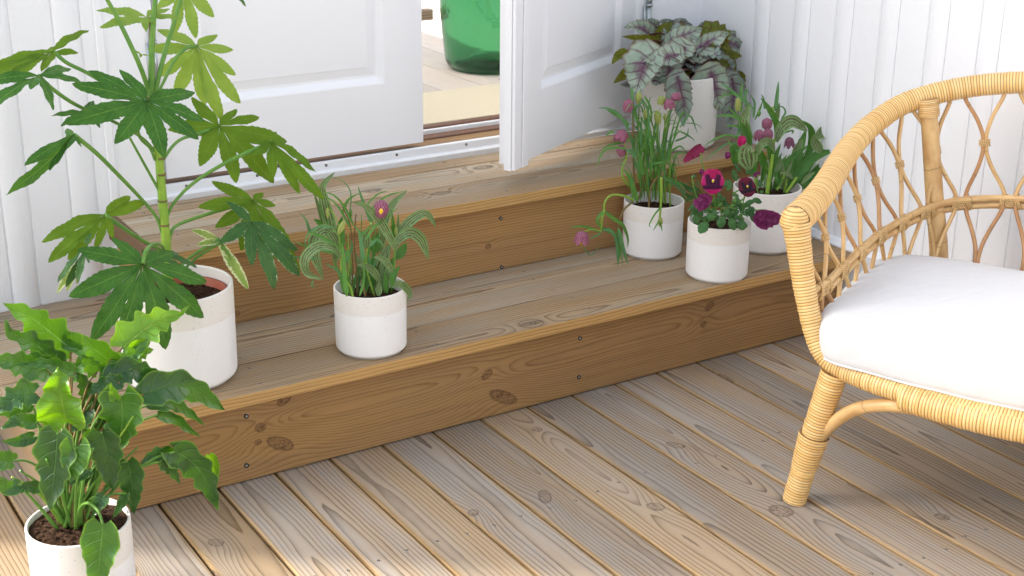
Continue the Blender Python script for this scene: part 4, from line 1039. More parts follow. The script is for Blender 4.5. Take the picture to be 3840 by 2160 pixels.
for P, w, mt, off, kw in [
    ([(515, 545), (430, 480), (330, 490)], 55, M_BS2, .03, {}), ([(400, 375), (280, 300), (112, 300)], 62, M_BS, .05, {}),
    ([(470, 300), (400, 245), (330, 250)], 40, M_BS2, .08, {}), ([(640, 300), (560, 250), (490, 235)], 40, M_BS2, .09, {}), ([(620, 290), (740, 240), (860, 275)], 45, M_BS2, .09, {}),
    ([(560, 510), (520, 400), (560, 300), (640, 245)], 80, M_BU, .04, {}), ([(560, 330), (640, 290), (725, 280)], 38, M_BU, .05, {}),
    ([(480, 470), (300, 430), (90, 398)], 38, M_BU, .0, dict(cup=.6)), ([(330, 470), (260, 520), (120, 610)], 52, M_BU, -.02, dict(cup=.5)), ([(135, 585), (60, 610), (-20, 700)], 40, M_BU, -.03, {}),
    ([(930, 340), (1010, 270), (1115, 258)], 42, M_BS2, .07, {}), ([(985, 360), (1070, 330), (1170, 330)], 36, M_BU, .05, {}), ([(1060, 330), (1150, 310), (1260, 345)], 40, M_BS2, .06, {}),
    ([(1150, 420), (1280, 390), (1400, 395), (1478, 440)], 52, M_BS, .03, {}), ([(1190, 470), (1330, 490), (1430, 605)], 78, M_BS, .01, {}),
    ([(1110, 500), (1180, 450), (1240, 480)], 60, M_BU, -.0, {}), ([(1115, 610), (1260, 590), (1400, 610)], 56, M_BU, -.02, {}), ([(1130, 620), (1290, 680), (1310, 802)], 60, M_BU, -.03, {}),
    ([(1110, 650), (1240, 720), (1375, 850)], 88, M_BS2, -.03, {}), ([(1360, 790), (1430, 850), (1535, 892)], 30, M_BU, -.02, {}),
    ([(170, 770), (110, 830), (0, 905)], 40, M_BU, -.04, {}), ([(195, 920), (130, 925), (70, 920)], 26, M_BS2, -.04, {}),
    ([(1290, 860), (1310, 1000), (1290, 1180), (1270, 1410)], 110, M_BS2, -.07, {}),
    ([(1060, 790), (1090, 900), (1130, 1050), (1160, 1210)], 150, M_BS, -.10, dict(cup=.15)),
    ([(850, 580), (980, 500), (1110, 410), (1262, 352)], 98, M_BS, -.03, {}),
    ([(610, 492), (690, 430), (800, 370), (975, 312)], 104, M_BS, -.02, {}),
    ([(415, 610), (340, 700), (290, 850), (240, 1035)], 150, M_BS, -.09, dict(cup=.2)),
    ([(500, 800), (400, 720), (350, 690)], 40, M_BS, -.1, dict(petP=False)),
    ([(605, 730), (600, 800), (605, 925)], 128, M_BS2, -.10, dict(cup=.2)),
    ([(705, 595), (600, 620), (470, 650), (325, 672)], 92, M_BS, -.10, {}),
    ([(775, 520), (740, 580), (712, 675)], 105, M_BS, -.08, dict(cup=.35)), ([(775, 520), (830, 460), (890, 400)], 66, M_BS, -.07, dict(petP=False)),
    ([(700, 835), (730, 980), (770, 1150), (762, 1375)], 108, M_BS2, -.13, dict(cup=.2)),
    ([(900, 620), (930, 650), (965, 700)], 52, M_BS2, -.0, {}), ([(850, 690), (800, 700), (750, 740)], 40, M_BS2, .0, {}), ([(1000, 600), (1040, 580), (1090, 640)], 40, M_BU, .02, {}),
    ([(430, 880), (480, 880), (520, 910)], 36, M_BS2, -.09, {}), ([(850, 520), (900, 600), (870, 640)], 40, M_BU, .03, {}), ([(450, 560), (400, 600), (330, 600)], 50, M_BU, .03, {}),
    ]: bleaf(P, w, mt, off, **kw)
for k in range(26):
    a = rb.uniform(0, 6.28); q = rb.uniform(.03, .09); c = bc + Vector((math.cos(a)*q*.6, math.sin(a)*q*.45+.015, rb.uniform(.03, .12))); e = c + Vector((math.cos(a)*.075, math.sin(a)*.06, rb.uniform(-.035, .01)))
    bm = new_bm(); blade(bm, [c, c.lerp(e, .5)+Vector((0, 0, .012)), e], rb.uniform(.032, .048), prof_begonia, VIEW + Vector((0, 0, 1)), cup=.3, wave=.12, cols=8, asym=.15, serr=.06, heart=.7, seed=k+5); part('leaf', bm, rb.choice([M_BS2, M_BU, M_BU, M_BS2]), beg)
for k in range(22):
    c = bc + Vector((rb.uniform(-.05, .045), rb.uniform(-.03, .04), -.004)); e = c + Vector((rb.uniform(-.06, .06), rb.uniform(-.04, .05), rb.uniform(.05, .12)))
    stalk([c, c.lerp(e, .5)+Vector((0, 0, .01)), e], .0030, .0020, M_BST, beg, 'petiole')

# --- flowers shared by the fritillaries
M_CHK = leaf_mat('checkered_petal', (.26, .028, .075), (.34, .055, .12), (.25, .03, .12), gloss=.5, trans=.35, lat=1, latamt=0, veinw=0, checker=(.50, .30, .38), tcol=(.36, .06, .16, 1))
M_CHD = leaf_mat('dark_checkered_petal', (.10, .018, .05), (.16, .04, .08), (.08, .01, .04), gloss=.5, trans=.25, lat=1, latamt=0, veinw=0, checker=(.30, .14, .19))
M_YEL = plain('yellow_stamen', (.72, .42, .02), .5, .3)
M_BUD = leaf_mat('green_bud', (.30, .38, .07), (.42, .46, .12), (.3, .35, .08), gloss=.45, trans=.3, lat=1, latamt=0, veinw=0, checker=(.26, .28, .12))
M_GR = leaf_mat('grassy_leaf', (.085, .24, .05), (.13, .32, .07), (.18, .36, .11), gloss=.4, trans=.3, lat=1, latamt=0, veinw=.05, tcol=(.15, .36, .05, 1))
M_GR2 = leaf_mat('bluish_grassy_leaf', (.085, .23, .09), (.13, .30, .12), (.16, .32, .14), gloss=.45, trans=.25, lat=1, latamt=0, veinw=.04, tcol=(.16, .34, .08, 1))
M_TU = leaf_mat('broad_tulip_leaf', (.045, .15, .03), (.075, .21, .04), (.11, .25, .07), gloss=.32, trans=.3, lat=1, latamt=0, veinw=.02, tcol=(.15, .36, .04, 1))
M_TS = leaf_mat('purple_striped_leaf', (.16, .31, .10), (.23, .40, .15), (.22, .42, .16), gloss=.38, trans=.22, lat=1, latamt=0, veinw=.02, stripes=(.085, .014, .030), tcol=(.2, .3, .08, 1))
def bell(c, d, L, R, mat, parent, openn=.0, yellow=False, name='flower', seed=1):
    """six-petalled hanging bell: base at c, opening along d"""
    d = Vector(d).normalized(); x = d.orthogonal().normalized(); y = d.cross(x); r = random.Random(seed); root = None
    a0 = r.uniform(0, 1)
    for k in range(6):
        a = a0 + k*math.pi/3; o = x*math.cos(a)+y*math.sin(a); rr = R*(.94 if k % 2 else 1.0)
        P = [c, c+o*rr*.75+d*L*.16, c+o*rr*(1.0+.12*openn)+d*L*.5, c+o*rr*(.80+1.1*openn)+d*L*(.85-.1*openn), c+o*rr*(.55+1.9*openn)+d*L*(1.0-.2*openn)]
        bm = new_bm(); blade(bm, P, rr*.62, lambda t: math.sin(math.pi*min(1, .12+t*.88))**.55 if t < 1 else 0, o, cup=-.45, cols=6, step=L/12)
        if root is None: root = part(name, bm, mat, parent)
        else: part('petal', bm, mat, root)
    if yellow:
        bm = new_bm(); sweep(bm, [c+d*L*.2, c+d*L*.6, c+d*L*.95], lambda l, t: R*.22*(1-.5*l/t)); part('stamen', bm, M_YEL, root)
    return root
def bud(c, d, L, R, mat, parent):
    d = Vector(d).normalized(); bm = new_bm(); sweep(bm, resample([c, c+d*L*.5, c+d*L], L/10)[0], lambda l, t: max(.0006, R*math.sin(math.pi*min(.97, .08+.9*l/t))**.8), 10); return part('bud', bm, mat, parent)
def gl(fn, P, w, mat, parent, Y, prof=prof_grass, N=VIEW, cup=.35, tw=0.0, cols=4, name='leaf'):
    pts = [fn(p[0], p[1], p[2] if len(p) > 2 else Y) for p in P]
    bm = new_bm(); blade(bm, pts, w, prof, N, cup=cup, cols=cols, tw=tw, seed=rb.randint(1, 99999)); return part(name, bm, mat, parent)
def st(fn, P, r, mat, parent, Y, name='stem'):
    return stalk([fn(p[0], p[1], p[2] if len(p) > 2 else Y) for p in P], r, r*.7, mat, parent, name)

# --- small pot in the middle of the step
W_ = crop(1100, 620, .3659); WK = .3659*mpp(Vector((.5, .06, .4)))
bul = thing('striped_tulip_plant', 'purple striped tulip leaves with one checkered bloom, alone on the lower step', 'plant', (.5068, .0591, .33))
y0 = .06
for P, w, Y in [([(440, 1000), (400, 700), (330, 400), (300, 220), (428, 66)], 62, .09), ([(470, 950), (330, 620), (260, 420), (205, 265)], 34, .12),
    ([(450, 900), (430, 760), (330, 660), (220, 760), (230, 950), (312, 1170)], 62, .03), ([(480, 950), (420, 850), (250, 830), (120, 960), (150, 1110), (312, 1172)], 52, .0),
    ([(1040, 880), (1090, 700), (1240, 540), (1370, 500), (1465, 635)], 52, .05), ([(1040, 860), (1080, 760), (1190, 690), (1310, 760), (1388, 970)], 60, .02),
    ([(900, 900), (930, 600), (1020, 400), (1168, 256)], 52, .12), ([(1050, 870), (980, 720), (880, 560), (740, 420), (595, 372)], 50, .0),
    ([(880, 1330), (870, 1150), (940, 920), (1000, 780)], 75, .05), ([(880, 1190), (830, 1100), (760, 1040), (655, 1015)], 40, .01), ([(1020, 1100), (960, 1000), (890, 950), (815, 942)], 34, -.01),
    ([(748, 850), (745, 780), (745, 690)], 58, .02), ([(1010, 1250), (1080, 1215), (1150, 1250), (1195, 1330), (1160, 1390)], 40, .0), ([(870, 1340), (880, 1250), (880, 1190)], 34, .0), ([(1060, 760), (1070, 640), (1078, 485)], 18, .06)]:
    gl(W_, P, w*WK*1.12, M_TS, bul, Y, prof_lance, cols=8, cup=.35)
for P, w, Y in [([(1060, 800), (1030, 650), (1010, 480)], 22, .05), ([(1010, 1240), (1020, 1120), (1098, 1042)], 30, -.01), ([(960, 1310), (950, 1200), (940, 1100)], 26, .0), ([(830, 900), (850, 750), (870, 690)], 60, .08), ([(460, 950), (480, 700), (500, 520)], 52, .08),
    ([(1040, 960), (1100, 900), (1160, 790)], 46, .04), ([(790, 1150), (800, 1020), (770, 960)], 55, .06), ([(590, 1330), (520, 1100), (500, 950)], 30, .03), ([(320, 640), (270, 590), (208, 548)], 26, .05)]:
    gl(W_, P, w*WK*1.2, M_TU, bul, Y, prof_lance, cols=6, cup=.4)
for P, w, Y in [([(548, 1345), (520, 1050), (500, 780)], 18, -.02), ([(820, 640), (760, 480), (700, 330), (660, 205)], 15, .04), ([(480, 860), (300, 740), (130, 680)], 15, .0), ([(720, 980), (680, 700), (620, 620)], 18, .0), ([(680, 1340), (720, 1180), (720, 950)], 10, -.02),
    ([(560, 900), (430, 830), (200, 710), (130, 560), (55, 480)], 17, .05), ([(430, 640), (260, 630), (140, 720), (118, 850)], 9, .02), ([(600, 660), (440, 400), (290, 300)], 9, .06), ([(620, 620), (520, 420), (400, 300), (270, 280)], 9, .06),
    ([(740, 760), (860, 600), (1070, 436)], 11, .0), ([(560, 640), (590, 300), (500, 160), (350, 103)], 5, .1), ([(730, 430), (860, 300), (985, 256)], 7, .12), ([(760, 480), (950, 320), (1165, 258)], 8, .11), ([(500, 500), (560, 360), (665, 285)], 12, .1),
    ([(780, 830), (860, 760), (925, 830)], 12, -.0), ([(690, 720), (760, 660), (800, 600)], 12, .02), ([(420, 900), (200, 850), (0, 780)], 12, .03), ([(300, 960), (140, 950), (-60, 930)], 10, .03), ([(340, 1010), (450, 1080), (560, 1210), (620, 1340)], 8, .02),
    ([(530, 1000), (600, 840), (580, 750)], 14, .05), ([(770, 920), (800, 1050), (870, 940)], 12, .02), ([(620, 1340), (600, 1100), (540, 800), (330, 560), (240, 260)], 7, .09), ([(560, 870), (540, 950), (530, 1010)], 12, .0), ([(200, 1180), (190, 1230), (228, 1262)], 7, .0)]:
    gl(W_, P, w*WK*1.3, rb.choice([M_GR, M_GR2]), bul, Y)
for P, r, m, Y in [([(580, 1335), (610, 1100), (600, 850), (580, 600), (500, 420)], 9, M_STEMB, .06), ([(655, 1335), (650, 1100), (625, 800), (640, 500)], 9, M_STEMB, .07), ([(550, 1250), (570, 1000), (560, 700)], 8, M_STEMY, .05), ([(740, 1345), (720, 1250), (690, 1180)], 12, M_STEMB, .02),
    ([(1020, 1240), (1030, 1040), (1040, 880), (1060, 700)], 17, M_STEMG, .04), ([(830, 1340), (750, 1050), (760, 850), (800, 650)], 10, M_STEMY, .03), ([(610, 1345), (590, 1260), (540, 1180)], 12, M_STEMY, -.01), ([(490, 1100), (480, 850), (450, 560), (350, 430)], 7, M_STEMY, .02),
    ([(700, 1300), (690, 900), (700, 500)], 7, M_STEMG, .1), ([(520, 1300), (500, 1000)], 8, M_STEMG, .08), ([(860, 1330), (800, 1100), (840, 700), (890, 500)], 7, M_STEMG, .08)]:
    st(W_, P, r*WK, m, bul, Y)
for k in range(26):
    x = rb.uniform(500, 1040); hh = rb.uniform(250, 620); sx = rb.uniform(-120, 120); Y = rb.uniform(.04, .11)
    gl(W_, [(x, 1310, Y), (x+sx*.3, 1310-hh*.5, Y), (x+sx, 1310-hh, Y+.01)], rb.uniform(10, 30)*WK, rb.choice([M_TU, M_GR, M_TU, M_TS]), bul, Y, prof_lance, cols=6)
cF = W_(905, 352, .0); bell(cF, W_(892, 540, .0)-cF, 190*WK, 78*WK, M_CHK, bul, -.05, False, seed=3)
bm = new_bm(); blade(bm, [W_(905, 440, -.028), W_(898, 470, -.030), W_(895, 505, -.029)], 20*WK, prof_oval, VIEW, cup=-.4, cols=4); part('stamen', bm, M_YEL, bul)
bud(W_(522, 570, .0), W_(465, 700, .0)-W_(522, 570, .0), 150*WK, 30*WK, M_BUD, bul); bud(W_(348, 440, .05), Vector((0, 0, -1)), 110*WK, 18*WK, M_BUD, bul)
bud(W_(1056, 745, .03), Vector((0, 0, 1)), 130*WK, 18*WK, M_BUD, bul); bud(W_(795, 580, .0), Vector((0, 0, -1)), 40*WK, 15*WK, M_BUD, bul); bud(W_(590, 450, .1), Vector((0, 0, -1)), 90*WK, 13*WK, M_STEMG, bul)

# --- thin grassy fritillary
X_ = crop(2130, 330, .4762); XK = .4762*mpp(Vector((1.41, .25, .45)))
fri = thing('fritillary_plant', 'thin grassy stems with nodding pink checkered bells beside the begonia pot', 'plant', (1.4125, .2534, .33))
for P, r, m, Y in [([(545, 900), (520, 700), (515, 450), (512, 200), (515, 60)], 9, M_STEMB, .25), ([(555, 880), (600, 700), (620, 560)], 7, M_STEMB, .27), ([(650, 900), (620, 700), (620, 400), (640, 200)], 8, M_STEMG, .26), ([(635, 940), (650, 800), (690, 720), (740, 700)], 8, M_STEMB, .2),
    ([(765, 920), (765, 650), (770, 400), (790, 180)], 8, M_STEMY, .27), ([(805, 935), (800, 700), (810, 500)], 7, M_STEMY, .24), ([(720, 900), (720, 650), (700, 420), (700, 280)], 8, M_STEMG, .25), ([(690, 880), (740, 600), (760, 350), (760, 250)], 7, M_STEMY, .28), ([(740, 900), (740, 780), (735, 700)], 13, M_STEMG, .22),
    ([(735, 705), (735, 850), (725, 1000), (722, 1060)], 11, M_STEMY, .16), ([(515, 885), (440, 850), (340, 845), (290, 900), (285, 970)], 10, M_STEMY, .17), ([(285, 960), (265, 1050), (262, 1125)], 10, M_STEMY, .15), ([(510, 895), (440, 960), (400, 1070), (395, 1120)], 9, M_STEMB, .17),
    ([(262, 1130), (200, 1115), (130, 1130)], 6, M_STEMY, .14), ([(480, 770), (430, 700), (430, 620), (460, 540), (440, 430)], 9, M_STEMY, .22), ([(510, 880), (500, 800), (480, 770)], 8, M_STEMG, .23), ([(640, 900), (560, 500), (560, 120), (560, 60)], 6, M_STEMG, .28)]:
    st(X_, P, r*XK, m, fri, Y)
for P, w, Y in [([(545, 890), (510, 780), (470, 680), (430, 635)], 19, .2), ([(480, 330), (400, 210), (320, 165), (235, 155)], 12, .22), ([(480, 300), (420, 240), (290, 160)], 13, .23), ([(500, 400), (420, 430), (330, 450), (250, 495)], 10, .22), ([(460, 480), (360, 470), (270, 510), (225, 630)], 9, .2),
    ([(540, 540), (500, 500), (450, 490)], 20, .2), ([(600, 680), (560, 600), (580, 500)], 22, .22), ([(285, 970), (360, 1030), (430, 1080), (470, 1180), (470, 1262)], 15, .15), ([(265, 1120), (330, 1120), (380, 1200), (395, 1410)], 14, .14), ([(285, 960), (230, 1040), (280, 1110), (370, 1160)], 12, .15),
    ([(395, 1110), (405, 1250), (395, 1390)], 14, .14), ([(400, 1110), (430, 1250), (475, 1395)], 16, .13), ([(400, 1100), (410, 1250), (430, 1400)], 9, .15), ([(395, 1100), (390, 1200), (400, 1370)], 9, .14), ([(250, 1130), (120, 1090), (10, 1100)], 10, .14), ([(120, 1250), (180, 1320), (245, 1240)], 4, .13), ([(262, 1130), (230, 1160), (160, 1190)], 7, .14),
    ([(740, 930), (680, 1000), (640, 1080), (660, 1095)], 7, .14), ([(722, 1040), (690, 1090), (668, 1125)], 6, .14), ([(725, 1060), (735, 1090), (742, 1130)], 6, .14), ([(735, 700), (850, 740), (980, 800), (1060, 860)], 14, .2), ([(740, 700), (860, 760), (950, 860), (990, 930)], 9, .2), ([(760, 705), (880, 800), (940, 920)], 8, .2),
    ([(650, 600), (780, 590), (850, 700), (800, 800)], 8, .2), ([(560, 70), (620, 150), (640, 260)], 10, .26), ([(600, 60), (650, 160), (660, 300)], 9, .27), ([(500, 0), (510, 120), (520, 260)], 12, .24), ([(540, 250), (530, 160), (600, 100)], 12, .25),
    ([(880, 340), (970, 390), (1000, 425)], 7, .24), ([(880, 310), (960, 220), (1020, 360)], 8, .25), ([(840, 420), (930, 380), (950, 310)], 8, .25), ([(830, 400), (900, 200), (960, 220)], 8, .26), ([(920, 275), (1010, 285), (1068, 330)], 4, .26), ([(820, 560), (870, 510), (930, 510)], 9, .22), ([(810, 500), (880, 460), (930, 500)], 8, .24), ([(360, 340), (330, 350), (300, 380)], 10, .22)]:
    gl(X_, P, w*XK, rb.choice([M_GR, M_GR2]), fri, Y)
rf = random.Random(12)
for k in range(84):
    x = rf.uniform(520, 820); yb = rf.uniform(380, 900); Y = rf.uniform(.2, .31); s = rf.choice((-1, 1)) if 560 < x < 780 else (-1 if x < 660 else 1)
    h = rf.uniform(180, 340); sp = rf.uniform(10, 120)*s
    y2 = max(60, yb-h)
    gl(X_, [(x, yb, Y), (x+sp*.2, yb-h*.5, Y), (x+sp*.7, y2, Y-.01), (x+sp*1.5, y2+rf.uniform(-60, 90), Y-.02)], rf.uniform(4.5, 9)*XK, rf.choice([M_GR, M_GR, M_GR2]), fri, Y)
def bl(fn, K, a, b, L, R, mat, parent, Y, op=0.0, yel=False, seed=1):
    c = fn(a[0], a[1], Y); return bell(c, fn(b[0], b[1], Y)-c, L*K, R*K, mat, parent, op, yel, seed=seed)
bl(X_, XK, (485, 85), (465, 190), 110, 44, M_CHK, fri, .24, 0, False, 2); bl(X_, XK, (452, 330), (400, 410), 115, 48, M_CHK, fri, .22, .25, False, 3); bl(X_, XK, (410, 450), (428, 545), 95, 38, M_CHK, fri, .22, 0, False, 4)
bl(X_, XK, (795, 85), (800, 170), 85, 44, M_CHK, fri, .25, .3, True, 5); bl(X_, XK, (815, 70), (890, 70), 85, 36, M_CHK, fri, .25, .1, True, 6); bl(X_, XK, (115, 1125), (100, 1240), 110, 52, M_CHK, fri, .13, .42, True, 7)
bl(X_, XK, (700, 175), (712, 290), 115, 30, M_BUD, fri, .24, 0, False, 8); bud(X_(562, 30, .24), X_(550, 120, .24)-X_(562, 30, .24), 95*XK, 24*XK, M_BUD, fri); bud(X_(610, 170, .25), Vector((0, 0, -1)), 80*XK, 18*XK, M_BUD, fri)
bud(X_(728, 1015, .155), Vector((0, 0, -1)), 80*XK, 20*XK, M_BUD, fri); bl(X_, XK, (745, 60), (725, 150), 80, 34, M_BUD, fri, .27, .1, False, 9); bud(X_(762, 200, .25), Vector((0, 0, -1)), 60*XK, 13*XK, M_BUD, fri)

# --- broad leaved tulips and fritillaries by the chair
Z_ = crop(2500, 280, .4279); ZK = .4279*mpp(Vector((1.7, .14, .45)))
tul = thing('tulip_plant', 'broad green and striped tulip leaves with checkered bells, nearest the armchair', 'plant', (1.6968, .1457, .34))
for P, w, mt, Y in [([(1040, 1040), (1140, 890), (1280, 730), (1480, 655)], 46, M_TU, .12), ([(1120, 1010), (1220, 960), (1330, 870), (1420, 760)], 38, M_TU, .14), ([(1030, 1030), (1100, 800), (1180, 600), (1225, 470)], 52, M_TU, .17), ([(1200, 760), (1265, 620), (1260, 480), (1185, 400)], 36, M_TU, .19),
    ([(960, 1010), (1020, 800), (1130, 700), (1268, 604)], 24, M_TU, .13), ([(880, 1040), (900, 900), (920, 780), (890, 630), (800, 640), (840, 800), (915, 900)], 30, M_TU, .11), ([(960, 580), (960, 430), (900, 310), (822, 200)], 30, M_TU, .13), ([(735, 620), (700, 520), (640, 410)], 34, M_TU, .09), ([(770, 400), (810, 320), (845, 220)], 10, M_TU, .18),
    ([(1340, 680), (1420, 610), (1502, 566)], 30, M_TU, .15), ([(600, 790), (600, 700), (590, 650), (650, 670)], 44, M_TU, .08), ([(760, 900), (760, 780), (780, 660)], 34, M_TU, .12), ([(1050, 1000), (1150, 820), (1160, 560)], 48, M_TU, .2), ([(1110, 990), (1240, 800), (1330, 690)], 40, M_TU, .18),
    ([(940, 900), (1000, 780), (1060, 700)], 16, M_TU, .1), ([(830, 950), (860, 800), (820, 640)], 30, M_TU, .16), ([(1150, 1000), (1300, 850), (1400, 720)], 34, M_TU, .16), ([(900, 960), (940, 760), (1000, 600)], 28, M_TU, .18),
    ([(735, 600), (690, 500), (670, 400), (738, 252)], 52, M_TS, .10), ([(725, 622), (700, 690), (730, 835)], 84, M_TS, .04), ([(960, 590), (1000, 480), (1100, 410), (1235, 495)], 58, M_TS, .12), ([(800, 700), (830, 610), (900, 590), (950, 680)], 34, M_TS, .07), ([(1355, 680), (1300, 600), (1290, 520)], 48, M_TS, .12), ([(1300, 560), (1370, 500), (1415, 412)], 50, M_TS, .16),
    ([(965, 420), (970, 340), (988, 245)], 22, M_TS, .18), ([(1105, 912), (1060, 870), (985, 860)], 16, M_TS, .08), ([(950, 860), (990, 780), (1000, 720)], 22, M_TS, .1), ([(1100, 720), (1150, 640), (1190, 560)], 36, M_TS, .15), ([(1180, 960), (1230, 900), (1300, 850)], 22, M_TS, .1)]:
    gl(Z_, P, w*ZK*1.12, mt, tul, Y, prof_lance, cols=8, cup=.35)
for P, r, Y in [([(880, 1045), (900, 900), (930, 700)], 20, .1), ([(965, 1010), (1010, 930), (1030, 880)], 14, .12), ([(1030, 1035), (1050, 920)], 14, .12), ([(1045, 1040), (1140, 900)], 16, .11), ([(790, 1010), (770, 850)], 14, .13), ([(930, 640), (945, 560)], 16, .12), ([(850, 1000), (870, 850), (880, 700)], 7, .15), ([(940, 950), (960, 880)], 9, .14)]:
    st(Z_, P, r*ZK, M_STEMY if r > 9 else M_STEMG, tul, Y)
for P, w, Y in [([(640, 400), (600, 350), (540, 280)], 10, .1), ([(660, 400), (560, 360), (410, 362)], 9, .1), ([(760, 300), (620, 180), (460, 60)], 11, .12), ([(720, 270), (640, 190), (540, 170), (430, 215)], 8, .13), ([(650, 330), (650, 180), (665, 60)], 10, .14), ([(700, 300), (690, 200), (700, 130), (725, 180)], 9, .13), ([(950, 320), (965, 200), (980, 55)], 14, .18), ([(860, 300), (850, 220), (830, 170)], 8, .18),
    ([(1000, 400), (1040, 330), (1010, 280), (970, 290)], 7, .17), ([(650, 560), (520, 530), (380, 590), (325, 640)], 8, .1), ([(640, 605), (520, 610), (400, 700), (335, 750)], 7, .1), ([(680, 480), (600, 450), (500, 455)], 8, .1), ([(660, 380), (700, 440), (760, 560)], 12, .14), ([(620, 500), (640, 480), (620, 560), (660, 620)], 9, .1), ([(760, 380), (770, 250), (730, 170)], 8, .15), ([(980, 440), (1060, 400), (1110, 420)], 8, .15), ([(1100, 520), (1100, 490), (1000, 520)], 6, .13)]:
    gl(Z_, P, w*ZK*1.3, rb.choice([M_GR, M_GR2]), tul, Y)
for k in range(20):
    x = rb.uniform(860, 1120); hh = rb.uniform(150, 380); sx = rb.uniform(-40, 190); Y = rb.uniform(.12, .2)
    gl(Z_, [(x, 1010, Y), (x+sx*.4, 1010-hh*.5, Y), (x+sx, 1010-hh, Y+.01)], rb.uniform(12, 28)*ZK, rb.choice([M_TU, M_TU, M_GR, M_TS]), tul, Y, prof_lance, cols=6)
bl(Z_, ZK, (880, 378), (878, 460), 100, 48, M_CHK, tul, .13, .02, False, 11); bl(Z_, ZK, (825, 480), (790, 590), 110, 46, M_CHK, tul, .1, .05, False, 12); bl(Z_, ZK, (890, 470), (885, 580), 110, 46, M_CHK, tul, .12, .05, False, 13)
bl(Z_, ZK, (1075, 545), (1075, 660), 105, 42, M_CHD, tul, .1, .42, True, 14); bl(Z_, ZK, (1070, 390), (1160, 420), 90, 28, M_CHK, tul, .16, .0, False, 15)
bud(Z_(928, 280, .17), Vector((0, 0, -1)), 60*ZK, 16*ZK, M_BUD, tul); bud(Z_(812, 310, .17), Vector((0, 0, -1)), 60*ZK, 18*ZK, M_STEMG, tul); bl(Z_, ZK, (625, 200), (625, 330), 120, 26, M_BUD, tul, .1, 0, False, 16)

# --- pansies
M_PM_ = leaf_mat('magenta_petal', (.34, .005, .065), (.44, .010, .11), (.35, .01, .12), gloss=.55, trans=.3, lat=1, latamt=0, veinw=0, tcol=(.7, .02, .2, 1), edge=(.55, .10, .26))
M_PB = leaf_mat('magenta_petal_dark_blotch', (.38, .007, .09), (.48, .013, .15), (.3, .01, .1), gloss=.55, trans=.25, lat=1, latamt=0, veinw=0, tcol=(.7, .02, .2, 1), dark=(.58, .68, (.018, .002, .030)), edge=(.60, .16, .34))
M_PK = leaf_mat('dark_wine_petal', (.10, .004, .018), (.14, .006, .03), (.06, .002, .01), gloss=.5, trans=.25, lat=1, latamt=0, veinw=0, tcol=(.4, .01, .06, 1))
M_PKB = leaf_mat('black_blotched_petal', (.10, .004, .02), (.12, .005, .03), (.05, .002, .01), gloss=.5, trans=.15, lat=1, latamt=0, veinw=0, dark=(.5, .62, (.008, .001, .012)))
M_PK2 = leaf_mat('deep_magenta_petal', (.14, .004, .03), (.20, .008, .05), (.2, .01, .05), gloss=.55, trans=.12, lat=1, latamt=0, veinw=0, tcol=(.3, .01, .08, 1))
M_PP = leaf_mat('purple_petal_back', (.16, .015, .09), (.24, .04, .14), (.1, .01, .06), gloss=.5, trans=.3, lat=5, latamt=.5, veinw=.05, tcol=(.4, .03, .2, 1))
M_VL = leaf_mat('pansy_leaf', (.035, .115, .035), (.06, .17, .045), (.12, .24, .09), gloss=.4, trans=.2, lat=5, latamt=.5, veinw=.05, tcol=(.12, .28, .04, 1))
pan = thing('pansy_plant', 'magenta pansies with dark faces over small scalloped leaves at the step edge', 'plant', (1.4455, .0353, .33))
PK_ = .4279*mpp(Vector((1.45, .03, .40)))
rv = random.Random(3)
def petal(c, a, L, w, mat, root, off, X, Y, N, name='petal', deep=0.0):
    d = X*math.cos(a)+Y*math.sin(a); c = c + N*off
    P = [c, c+d*L*.35+N*.003, c+d*L*.75+N*.002, c+d*L-N*deep]
    bm = new_bm(); blade(bm, P, w, lambda t: math.sin(math.pi*(t*.94+.03)**.62)**.55 if t < 1 else .25, N, cup=-.10, wave=.05, wf=3, cols=10, step=L/16, seed=rv.randint(1, 9999))
    return part(name, bm, mat, root)
def pansy(fn, x, y, Yd, R, mu, ml, parent, nrm, rot=0.0):
    c = fn(x, y, Yd); N = Vector(nrm).normalized(); Y = (Vector((0, 0, 1)) - N*N.z).normalized(); X = Y.cross(N)
    if rot: X, Y = X*math.cos(rot)+Y*math.sin(rot), Y*math.cos(rot)-X*math.sin(rot)
    R *= PK_
    root = petal(c, math.radians(112), R*.96, R*.74, mu, parent, -.0012, X, Y, N, 'flower')
    petal(c, math.radians(66), R*.95, R*.74, mu, root, -.0006, X, Y, N)
    petal(c, math.radians(190), R*.86, R*.62, ml, root, .0008, X, Y, N); petal(c, math.radians(-10), R*.90, R*.62, ml, root, .0008, X, Y, N)
    petal(c, math.radians(-88), R*.96, R*.80, ml, root, .0016, X, Y, N)
    bm = new_bm(); bmesh.ops.create_uvsphere(bm, u_segments=10, v_segments=8, radius=R*.10, matrix=Matrix.Translation(c+N*.004)); part('eye', bm, M_YEL, root)
    bm = new_bm(); blade(bm, [c+N*.0045+Y*R*.16, c+N*.0045], R*.10, prof_oval, N, cols=4); part('eye_mark', bm, plain('white_mark', (.8, .75, .6)), root)
    return root
pansy(Z_, 402, 935, -.045, 112, M_PM_, M_PB, pan, (-.42, -.85, .25))
pansy(Z_, 703, 985, -.04, 92, M_PK, M_PKB, pan, (-.30, -.80, .45), .15)
